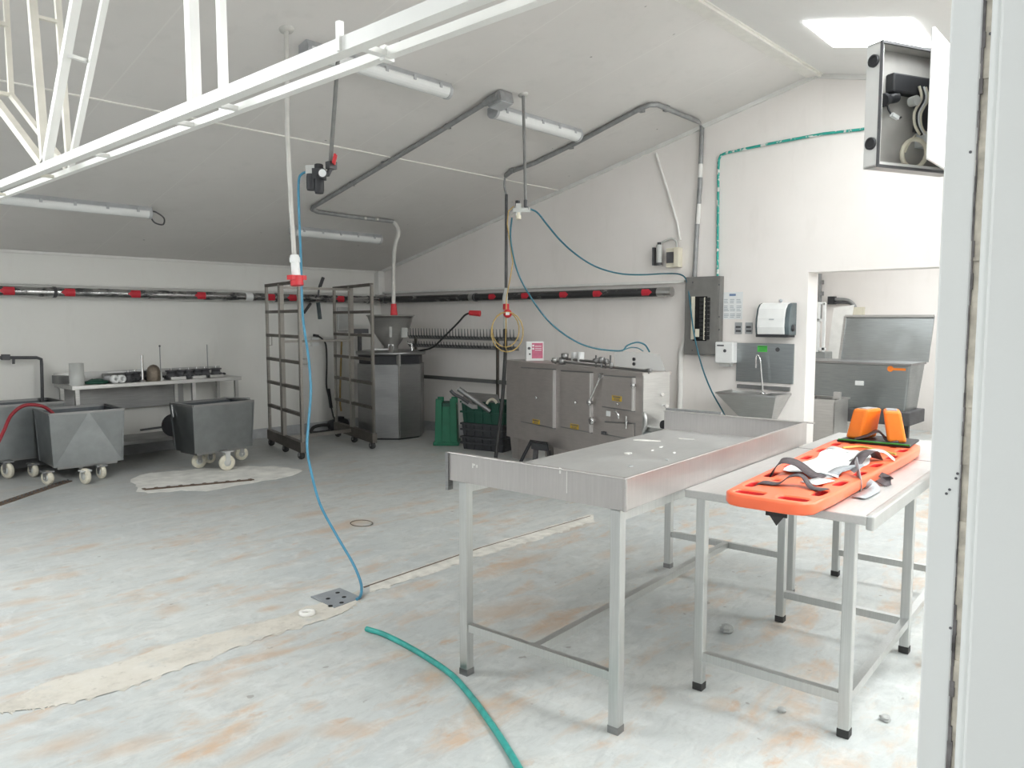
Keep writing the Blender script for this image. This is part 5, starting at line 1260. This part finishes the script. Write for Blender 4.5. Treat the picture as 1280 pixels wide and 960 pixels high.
# towel dispenser
p, q_ = wb(955, 380), wb(1000, 422)
yl_, yr_ = p.y, wb(993, 400).y; zt2, zb2 = p.z + .01, wb(960, 421).z
t = thing('towel_dispenser', 'white rounded paper towel dispenser on the gable wall above the sink', 'dispenser', (XB, (yl_ + yr_) / 2, zb2))
def tprof(s): 
    H_ = zt2 - zb2; pr = [(0, zb2 + .025), (.17, zb2 + .025), (.185, zb2 + .10), (.18, zb2 + H_ * .55), (.155, zb2 + H_ * .82), (.11, zb2 + H_ * .96), (.06, zb2 + H_), (0, zb2 + H_)]
    return pr
obj('cover', MB().prism([Vector((XB - x, yl_ - .012, z)) for x, z in tprof(1)], (0, yr_ - yl_ + .035, 0)), 'white', t, bev=.01)
obj('end_cheek', MB().prism([Vector((XB - x * .97, yl_ - .006, z - .004)) for x, z in tprof(1)], (0, -.004 + .012, 0)), 'smoke', t)
ck = obj('end_cheek', MB().prism([Vector((XB - x * .98, yr_ + .023, z - .004)) for x, z in tprof(1)], (0, -.045, 0)), 'smoke', t, bev=.006)
obj('knob', MB().lathe([(.035, 0), (.03, .014), (.012, .016)], (XB - .09, yr_ - .024, zb2 + .09), (0, -1, 0), 16), 'black', ck)
obj('tear_bar', MB().bx((XB, yl_, zb2), (XB - .175, yr_ - .01, zb2 + .028)), 'black', t, bev=.004)
obj('maker_mark', MB().bx((XB - .1835, (yl_ + yr_) / 2 + .02, zb2 + (zt2 - zb2) * .5), (XB - .186, (yl_ + yr_) / 2 - .03, zb2 + (zt2 - zb2) * .53)), 'ink', t)
one('wall_hook', MB().lathe([(.018, 0), (.012, .02), (.004, .022)], wb(976, 376), (-1, 0, 0), 12), 'ink', 'small grey stud in the wall above the towel dispenser', 'stud')
# soap dispenser
t = thing('soap_dispenser', 'small white soap dispenser left of the steel sink', 'dispenser', wb(911, 445))
obj('case', plate((900, 427), (922, 454), 0, .11), 'white', t, bev=.012)
obj('nozzle', plate((903, 453), (917, 458), .02, .08), 'clearplast', t)
obj('sight_window', MB().lathe([(.017, 0), (.017, .003)], wb(906, 438.5, .11), (-1, 0, 0), 14), 'dark', t)
obj('label', plate((902.5, 430.5), (911, 432.5), .110, .112), 'ink_dark', t)
# wall sink
t = thing('hand_sink', 'stainless steel wall hand sink with backplate and curved tap', 'sink', wb(955, 490))
obj('backplate', plate((922, 428.5), (992, 480), 0, .02), 'steel_bin', t, bev=.003)
obj('backplate_fold', plate((923, 480), (988, 488.5), 0, .035), 'steel_dark', t)
yA_, yB_ = wb(913, 490).y - .02, wb(989, 490).y
zs_ = wb(930, 489).z
bw = .36
lo_w = [(XB - .004, yA_ - .17, zs_ - .27), (XB - .13, yA_ - .17, zs_ - .27), (XB - .13, yB_ + .14, zs_ - .27), (XB - .004, yB_ + .14, zs_ - .27)]
hi_w = [(XB - .004, yA_, zs_), (XB - bw, yA_, zs_), (XB - bw, yB_, zs_), (XB - .004, yB_, zs_)]
m = MB()
lo_v = [Vector(v) for v in lo_w]; hi_v = [Vector(v) for v in hi_w]
m.add(lo_v + hi_v, [(3, 2, 1, 0), (0, 1, 5, 4), (1, 2, 6, 5), (2, 3, 7, 6), (3, 0, 4, 7)])
bo_ = obj('basin', m, 'steel', t); so = bo_.modifiers.new('solid', 'SOLIDIFY'); so.thickness = .004
rm = MB()
for i, j in ((0, 1), (1, 2), (2, 3)): rm.bar(hi_v[i], hi_v[j], .012, .02)
obj('basin_rim', rm, 'steel', t)
obj('drain_pipe', MB().cyl((XB - .08, (yA_ + yB_) / 2, zs_ - .6), (XB - .08, (yA_ + yB_) / 2, zs_ - .26), .03, 12), 'steel', t)
tx = XB - .10; tyy = wb(953, 488).y
def tw(px, py): return pX(px, py, tx)
bse = tw(953.5, 488); tpz = tw(949, 446)
obj('tap', MB().tube([(tx, bse.y, zs_ - .02), bse, tw(951.5, 465), tw(950.5, 452), tw(949, 446), tw(946.5, 443.5), tw(945.2, 446), tw(944.8, 452), tw(944.8, 460)], .008, 10, curve=3), 'chrome', t)
obj('tap_base', MB().lathe([(.03, 0), (.026, .012), (.012, .016)], (tx, bse.y, zs_ - .002), n=16).bx((XB, bse.y - .05, zs_ - .006), (XB - .14, bse.y + .05, zs_)), 'chrome', t)
obj('sensor', MB().lathe([(.022, 0), (.02, .008)], wb(972, 437, .02), (-1, 0, 0), 14), 'dark', t)
lb = obj('green_sticker', plate((948, 432), (960, 440), .02, .022), 'greenlabel', t)
m = MB(); ln(m, 949, 959.5, 433.0, 1.2, .022); ln(m, 950, 959, 435.4, .8, .022); ln(m, 950, 958, 437.4, .8, .022); obj('sticker_text', m, 'greenink', lb)
# thermostat / switch box
t = thing('isolator_switch', 'cream isolator switch box on the gable wall above the pipe end', 'switch box', wb(845, 322))
obj('box', plate((837.5, 311), (853, 334), 0, .08), 'cream', t, bev=.005)
obj('side_cover', plate((848, 310), (853.5, 334), .08, .10), 'cream', t, bev=.003)
obj('display', plate((838.5, 316), (847, 329), .08, .092), 'dark', t)
obj('cable', MB().tube([wb(846, 311, .03), wb(845.5, 303, .03), wb(841, 298.5, .03), wb(834, 300, .03), wb(825, 304, .04)], .012, 8, curve=4), 'clearplast', t)
t = thing('sensor_canister', 'small silver cylinder with black cap on the wall left of the cream switch', 'sensor', wb(823, 318))
obj('canister', MB().cyl(wb(824, 329, .06), wb(824, 306, .06), .033, 16), 'clearplast', t)
obj('cap', MB().cyl(wb(824, 306.5, .06), wb(824, 303, .06), .02, 12), 'black', t)
obj('base', MB().cyl(wb(824, 331.5, .06), wb(824, 328.5, .06), .034, 16), 'dark', t)
obj('bracket', plate((819.5, 310), (821.5, 332), 0, .07), 'dark', t)
# wall conduits, painted
mb = MB().tube([wb(820, 192, .012), wb(834, 236, .012), wb(847, 280, .012), wb(850, 300, .012)], .014, 8)
one('painted_cable', mb, 'trim', 'thin white painted cable slanting down the gable wall to the cream switch', 'cable')
one('corrugated_conduit', MB().tube([wb(866, 396, .03), wb(858, 420, .03), wb(852.5, 436, .03), wb(851, 450, .03), wb(850, 500, .03), (XB - .03, wb(850, 500).y, .05)], .03, 12, curve=4), 'trim', 'white painted conduit curving down the wall left of the breaker panel', 'conduit')
one('flaking_pipe', MB().tube([wb(897, 346, .02), wb(897, 300, .02), wb(898, 210, .02), wb(898.5, 200, .02), wb(901, 194, .02), wb(908, 191, .02), wb(960, 180, .02), wb(1030, 167, .02), wb(1075, 162, .02), wb(1150, 149, .02)], .013, 10), 'flaky', 'flaking green painted pipe bent around the upper gable wall', 'pipe')

# ================================================================== ON THE LEFT WALL BEHIND THE RACK
def wa(px, py, o=.03): return pY(px, py, YA - o)
t = thing('wall_tool', 'dark handled tool hanging on the left wall behind the tall rack', 'tool', wa(400, 375))
obj('handle', MB().tube([wa(404, 347, .2), wa(400, 358, .2)], .024, 8).tube([wa(399, 358, .2), wa(397.5, 372, .19)], .014, 8), 'dark', t)
obj('blade', MB().bar(wa(397.5, 378, .19), wa(400, 399, .19), .055, .03), 'smoke', t)
obj('peg', MB().tube([wa(398, 368, .19), wa(398, 368, .0)], .012, 6), 'dark', t)
one('wall_hook', MB().tube([wa(388, 380, .0), wa(388, 380, .12), wa(380, 391, .14)], .02, 8), 'dark', 'dark hook bracket on the left wall just right of the blue hose', 'hook')
t = thing('wall_cable', 'black cable hanging from a socket on the left wall behind the rack', 'cable', wa(405, 470))
obj('socket', MB().box(wa(393, 427, .025), (.12, .05, .12)), 'white', t)
obj('plug', MB().bar(wa(392, 419, .06), wa(398, 420, .07), .035, .035), 'black', t)
obj('cable', MB().tube([wa(396, 419, .07), wa(403, 424, .07), (wa(407.5, 432, .06)), wa(408.5, 455, .06), wa(408, 480, .06), wa(410, 492, .06), wa(413, 505, .06), wa(417, 522, .08)], .012, 8, curve=4), 'rubber', t)
obj('connector', MB().bar(wa(410.5, 486, .07), wa(414, 510, .07), .035, .035), 'black', t)
one('ochre_hose', MB().tube([wa(427, 427, .014), wa(426, 460, .014), wa(425, 500, .014), wa(426.5, 514, .014)], .013, 8, curve=3), 'ochre', 'thin ochre hose hanging on the left wall behind the rack', 'hose')
one('wall_strip', MB().bar(wa(356, 424, .02), wa(430, 424, .02), .02, .06), 'trim', 'pale strip fixed to the left wall behind the rack', 'strip')
pm = Vector((wa(413, 535).x, YA - .22, 0))
t = thing('floor_motor', 'black motor with hose lying on the floor behind the rack', 'motor', pm)
obj('body', MB().lathe([(.04, 0), (.075, .02), (.085, .10), (.085, .26), (.07, .30), (.03, .31)], pm + Vector((-.15, 0, .088)), (1, 0, 0), 18), 'black', t)
obj('foot', MB().bx(pm + Vector((-.12, -.07, 0)), pm + Vector((.14, .07, .03))), 'black', t)
obj('terminal_box', MB().bx(pm + Vector((-.04, -.05, .15)), pm + Vector((.08, .05, .20))), 'black', t, bev=.005)
obj('hose', MB().tube([pm + Vector((-.14, 0, .09)), pm + Vector((-.28, -.03, .11)), pm + Vector((-.44, -.06, .10)), pm + Vector((-.50, -.08, .04)), pm + Vector((-.44, -.12, .025)), pm + Vector((-.2, -.10, .025))], .024, 10, curve=4), 'rubber', t)
# things seen behind the right rack frame
p = wa(432, 399, .05); one('plastic_bag', MB().box((p.x, YA - .02, p.z), (.26, .04, .36)), 'clearplast', 'pale crumpled plastic sheet hung on the left wall behind the rack', 'plastic sheet', bev=.02)

# ================================================================== NEXT ROOM
XM = 9.7
def mx(px, py, X=XM): return pX(px, py, X)
yl_, yr_ = mx(985, 455).y, mx(1138, 456).y; ztp = mx(1100, 455).z; zbt = mx(1100, 514).z - .02
t = thing('tumbler_bin', 'big steel machine bin with raised lid seen through the doorway', 'machine', (XM + .35, (yl_ + yr_) / 2, 0))
dpt = .62
obj('bin', MB().hexa([(XM + .05, yl_, zbt), (XM + .05, yr_ + .05, zbt), (XM + dpt - .08, yr_ + .05, zbt), (XM + dpt - .08, yl_, zbt)], [(XM, yl_, ztp), (XM, yr_, ztp), (XM + dpt, yr_, ztp), (XM + dpt, yl_, ztp)]), 'steel_bin', t, bev=.02)
obj('rim', MB().bx((XM - .012, yl_, ztp - .01), (XM + dpt + .01, yr_ - .012, ztp + .015)), 'steel_dark', t)
XL = XM + dpt - .02
l0, l1, l2, l3 = pX(1050, 452, XL), pX(1057, 395, XL + .15), pX(1168, 395, XL + .15), pX(1160, 452, XL)
obj('lid', MB().prism([Vector((XL, l0.y, ztp + .01)), Vector((XL + .15, l1.y, l1.z)), Vector((XL + .15, l2.y, l2.z)), Vector((XL, l3.y, ztp + .01))], Vector((.03, 0, 0))), 'steel_bin', t)
obj('lid_edge', MB().bar(Vector((XL + .14, l1.y, l1.z)), Vector((XL + .14, l2.y, l2.z)), .03, .03).bar(Vector((XL - .01, l0.y, ztp + .01)), Vector((XL + .14, l1.y, l1.z)), .03, .025), 'steel', t)
for y in (yl_ + .1, yr_ + .12):
    for x in (XM + .14, XM + dpt - .15): obj('leg', MB().bx((x, y, 0), (x + .06, y + .06, zbt + .02)), 'dark', t)
obj('under_tray', MB().bx((XM - .02, yr_ - .02, .36), (XM + dpt, yl_, .52)), 'dark', t, bev=.01)
pO = mx(1113, 461); lg_ = obj('maker_emblem', MB().lathe([(.035, 0), (.035, .004)], (XM + .002, pO.y, pO.z), (-1, 0, 0), 18), 'orange', t)
pq, pr_ = mx(1117, 460), mx(1132, 463.5); obj('emblem_bar', MB().bx((XM + .012, pq.y, pq.z), (XM - .004, pr_.y, pr_.z)), 'orange', lg_)
pq, pr_ = mx(1069, 476), mx(1079, 482); obj('white_label', MB().bx((XM + .03, pq.y, pq.z), (XM - .002, pr_.y, pr_.z)), 'paper', t)
# white tub
XT = 8.55
def tx_(px, py): return pX(px, py, XT)
y0_, y1_ = tx_(1003, 500).y, tx_(1043, 503).y; z_t = tx_(1040, 500).z
t = thing('steel_tub', 'bright square steel tub just inside the doorway', 'tub', (XT + .3, (y0_ + y1_) / 2, 0))
m = MB(); dT = .42
m.bx((XT, y1_, .10), (XT + .012, y0_, z_t)); m.bx((XT + dT, y1_, .10), (XT + dT + .012, y0_, z_t)); m.bx((XT, y1_, .10), (XT + dT, y1_ + .012, z_t)); m.bx((XT, y0_, .10), (XT + dT, y0_ + .012, z_t)); m.bx((XT, y1_, .10), (XT + dT, y0_, .115))
obj('shell', m, 'steel', t)
obj('rim', MB().bx((XT - .015, y1_ - .015, z_t - .02), (XT + .02, y0_ + .015, z_t)).bx((XT, y1_ - .02, z_t - .02), (XT + dT + .02, y1_ + .015, z_t)).bx((XT + dT - .01, y1_, z_t - .02), (XT + dT + .025, y0_ + .01, z_t)), 'steel', t)
for x in (XT + .05, XT + dT - .05):
    for y in (y0_ - .07, y1_ + .07): obj('wheel', MB().cyl((x, y - .015, .05), (x, y + .015, .05), .05, 14), 'nylon', t)
obj('bracket', MB().bx((XT + .1, y1_ - .02, z_t), (XT + .15, y1_ + .05, z_t + .08)), 'steel', t)
# white frame, leaning panel, wall pipe
XF = 11.2
def fx(px, py, X=XF): return pX(px, py, X)
t = thing('white_rack', 'narrow white barred frame standing at the left edge of the doorway view', 'frame', (XF, fx(1026, 400).y, 0))
fa, fb = fx(1008, 379), fx(1032, 437)
m = MB()
for px in (1009, 1024, 1031): m.bar(fx(px, 379) * 1, Vector((XF, fx(px, 379).y, .0)), .035, .035)
obj('uprights', m, 'white', t)
for py in (379, 400, 436): obj('bar', MB().bar(fx(1007, py), fx(1032, py), .035, .035), 'white', t)
q1 = [fx(x, y, 11.6) for x, y in ((1042, 385), (1067, 381), (1050, 449), (1032, 450))]
one('leaning_panel', MB().prism([q1[0], q1[1], Vector((11.4, q1[2].y, .0)), Vector((11.4, q1[3].y, .0))], Vector((.03, 0, 0))), 'trim', 'pale panel leaning behind the open lid in the next room', 'panel')
Xw2 = 12.14
t = thing('wall_pipework', 'looped grey pipes with black valve on the far wall of the next room', 'pipework', fx(1050, 380, Xw2))
obj('pipe', MB().tube([fx(1038, 374, Xw2), fx(1055, 374.5, Xw2), fx(1063, 377, Xw2), fx(1069, 384, Xw2), fx(1070, 396, Xw2)], .025, 10, curve=4), 'conduit', t)
obj('pipe', MB().tube([fx(1035, 378.5, Xw2), fx(1060, 378.5, Xw2), fx(1066, 384, Xw2), fx(1066, 396, Xw2)], .02, 10, curve=4), 'dark', t)
obj('valve', MB().box(fx(1040, 375.5, Xw2), (.10, .10, .12)), 'black', t)
obj('wall_box', MB().bx(fx(1066, 384, Xw2 + .05), fx(1078, 402, Xw2 - .05)), 'cream', t)
one('wall_pipe', MB().tube([fx(1024.5, 342, Xw2), fx(1024.5, 400, Xw2)], .03, 10).box(fx(1025, 353, Xw2), (.08, .10, .06)).box(fx(1024.5, 367, Xw2), (.08, .10, .06)), 'conduit', 'vertical grey pipe on the far wall at the left of the doorway', 'pipe')
one('blue_box', MB().bx((11.0, fx(1018, 440, 11).y, 0), (11.3, fx(1031, 440, 11).y, fx(1025, 440, 11).z)), 'steel_bin', 'grey steel box at the foot of the white barred frame', 'box', bev=.01)

# ================================================================== CONTROL BOX top right
bd = Vector((.906, -.42, 0)).normalized(); bn = Vector((bd.y, -bd.x, 0))      # bn points to the camera side
if bn.dot(-FH) < 0: bn = -bn
P0 = pd(1098, 53, 2.99); P1 = pd(1098, 207, 2.99)
P0 = Vector(((P0.x + P1.x) / 2, (P0.y + P1.y) / 2, P0.z)); P1 = Vector((P0.x, P0.y, P1.z))
BW, BH, BD = .43, P0.z - P1.z, .058
t = thing('control_box', 'grey wall control box with open door, wires and two black plugs', 'control box', P1)
def bp(u, v, o): return P1 + bd * u + Zv(v) - bn * o       # o = distance back from the opening
def bbox(u0, u1, v0, v1, o0, o1): return MB().hexa([bp(u0, v0, o0), bp(u1, v0, o0), bp(u1, v0, o1), bp(u0, v0, o1)], [bp(u0, v1, o0), bp(u1, v1, o0), bp(u1, v1, o1), bp(u0, v1, o1)])
obj('side_wall', bbox(0, .008, 0, BH, 0, BD), 'boxout', t)
obj('side_wall', bbox(BW - .008, BW, 0, BH, 0, BD), 'boxin', t)
obj('top_wall', bbox(0, BW, BH - .008, BH, 0, BD), 'boxin', t)
obj('bottom_wall', bbox(0, BW, 0, .008, 0, BD), 'boxin', t)
obj('back_wall', bbox(0, BW, 0, BH, BD, BD + .006), 'boxout', t)
obj('back_plate', bbox(.008, BW - .008, .008, BH - .008, BD - .002, BD), 'boxin', t)
ga = MB()
for a_, b_ in (((.004, 0), (.004, BH)), ((0, .004), (BW, .004)), ((0, BH - .004), (BW, BH - .004))): ga.bar(bp(a_[0], a_[1], -.004), bp(b_[0], b_[1], -.004), .010, .010)
obj('gasket', ga, 'dark', t)
gi = MB()
for a_, b_ in (((.016, .014), (.016, BH - .012)), ((.014, .016), (BW, .016))): gi.bar(bp(a_[0], a_[1], .004), bp(b_[0], b_[1], .004), .008, .012)
obj('inner_lip', gi, 'boxout', t)
for v in (BH * .195, BH * .855):
    obj('cable_plug', MB().lathe([(.024, 0), (.024, .010), (.018, .012), (.014, .006)], bp(0, v, BD * .46), -bd, 18), 'black', t)
# door
dfree = pd(1160, 110, 2.82); Hh = bp(BW, 0, 0); dvec = Vector((dfree.x - Hh.x, dfree.y - Hh.y, 0)).normalized()
dl = .41; dnn = Vector((-dvec.y, dvec.x, 0))
if dnn.dot(-FH) < 0: dnn = -dnn
def dp_(u, v, o): return Hh + dvec * u + Zv(v) + dnn * o
def dbox(u0, u1, v0, v1, o0, o1): return MB().hexa([dp_(u0, v0, o0), dp_(u1, v0, o0), dp_(u1, v0, o1), dp_(u0, v0, o1)], [dp_(u0, v1, o0), dp_(u1, v1, o0), dp_(u1, v1, o1), dp_(u0, v1, o1)])
dr_ = obj('door', dbox(0, dl, .0, BH, -.006, .006), 'boxout', t, bev=.003)
obj('door_flange', MB().hexa([dp_(.0, 0, .0), dp_(.012, 0, 0), dp_(.012, 0, .02), dp_(0, 0, .02)], [dp_(0, BH, 0), dp_(.012, BH, 0), dp_(.012, BH, .02), dp_(0, BH, .02)]), 'boxout', dr_)
for v in (.08, BH - .14): obj('hinge', dbox(-.01, .03, v, v + .06, .006, .014), 'boxin', dr_)
# contents
obj('relay_block', bbox(.095, .33, BH * .63, BH * .79, BD - .042, BD), 'black', t, bev=.008)
obj('button_body', MB().lathe([(.026, 0), (.026, .02), (.018, .022), (.018, .05), (.02, .055), (.02, .09)], bp(.05, BH * .555, BD - .03), (bd * .93 + Zv(.25) - bn * .10), 16), 'black', t)
obj('relay_block', bbox(.255, .36, BH * .35, BH * .62, BD - .03, BD), 'dark', t)
obj('push_knob', MB().lathe([(.02, 0), (.02, .03)], bp(.205, BH * .575, BD - .03), bn, 14), 'clearplast', t)
for k, (mat, dx_) in enumerate((('nylon', 0), ('black', .012), ('paper', .024), ('cream', .036))):
    obj('wire', MB().tube([bp(.225 + dx_, BH * .70, BD - .05), bp(.235 + dx_, BH * .60, BD - .055), bp(.20 + dx_, BH * .48, BD - .055), bp(.21 + dx_, BH * .38, BD - .05), bp(.245 + dx_, BH * .31, BD - .045)], .0055, 6, curve=4), mat, t)
obj('wire', MB().tube([bp(.085, BH * .55, BD - .02), bp(.09, BH * .46, BD - .035), bp(.125, BH * .42, BD - .04), bp(.155, BH * .44, BD - .03)], .004, 6, curve=4), 'black', t)
obj('wire_ferrule', MB().bar(bp(.09, BH * .445, BD - .042), bp(.125, BH * .42, BD - .042), .014, .014), 'paper', t)
obj('wire', MB().tube([bp(.24, BH * .31, BD - .03), bp(.20, BH * .22, BD - .03), bp(.19, BH * .16, BD - .025)], .005, 6, curve=4), 'cream', t)
obj('cable_coil', MB().tube([bp(.225 + .068 * math.cos(a * PI / 8), .072 + .055 * math.sin(a * PI / 8), BD - .04 - .008 * math.sin(a * PI / 8)) for a in range(17)], .009, 8), 'nylon', t)
obj('terminal', bbox(.27, .33, BH * .22, BH * .34, BD - .05, BD), 'paper', t)
# post that carries it (behind the jamb)
pp = bp(BW + .19, 0, .10)
obj('mounting_arm', MB().bar(bp(BW - .004, BH * .5, BD * .5), (pp.x, pp.y, P1.z + BH * .5), .05, .03), 'boxin', t)
struct('trim_17', MB().bx((pp.x - .04, pp.y - .04, 0), (pp.x + .04, pp.y + .04, ceil_z(pp.y))), 'jamb', 'white post carrying the control box', 'post')

# ================================================================== LIGHT
wld = bpy.data.worlds.new('world'); S.world = wld; wld.use_nodes = True
nt = wld.node_tree; bg = nt.nodes['Background']
bg.inputs[0].default_value = (.93, .97, 1.0, 1); bg.inputs[1].default_value = .48
def area(name, loc, rot, sx, sy, power, col=(1, .99, .97)):
    ld = bpy.data.lights.new(name, 'AREA'); ld.shape = 'RECTANGLE'; ld.size = sx; ld.size_y = sy; ld.energy = power; ld.color = col
    o = bpy.data.objects.new(name, ld); COL.objects.link(o); o.location = loc; o.rotation_euler = rot; return o
S.view_settings.view_transform = 'Standard'
S.view_settings.look = 'None'
S.view_settings.exposure = 0.33
S.cycles.max_bounces = 6; S.cycles.diffuse_bounces = 4
S.cycles.sample_clamp_indirect = 6
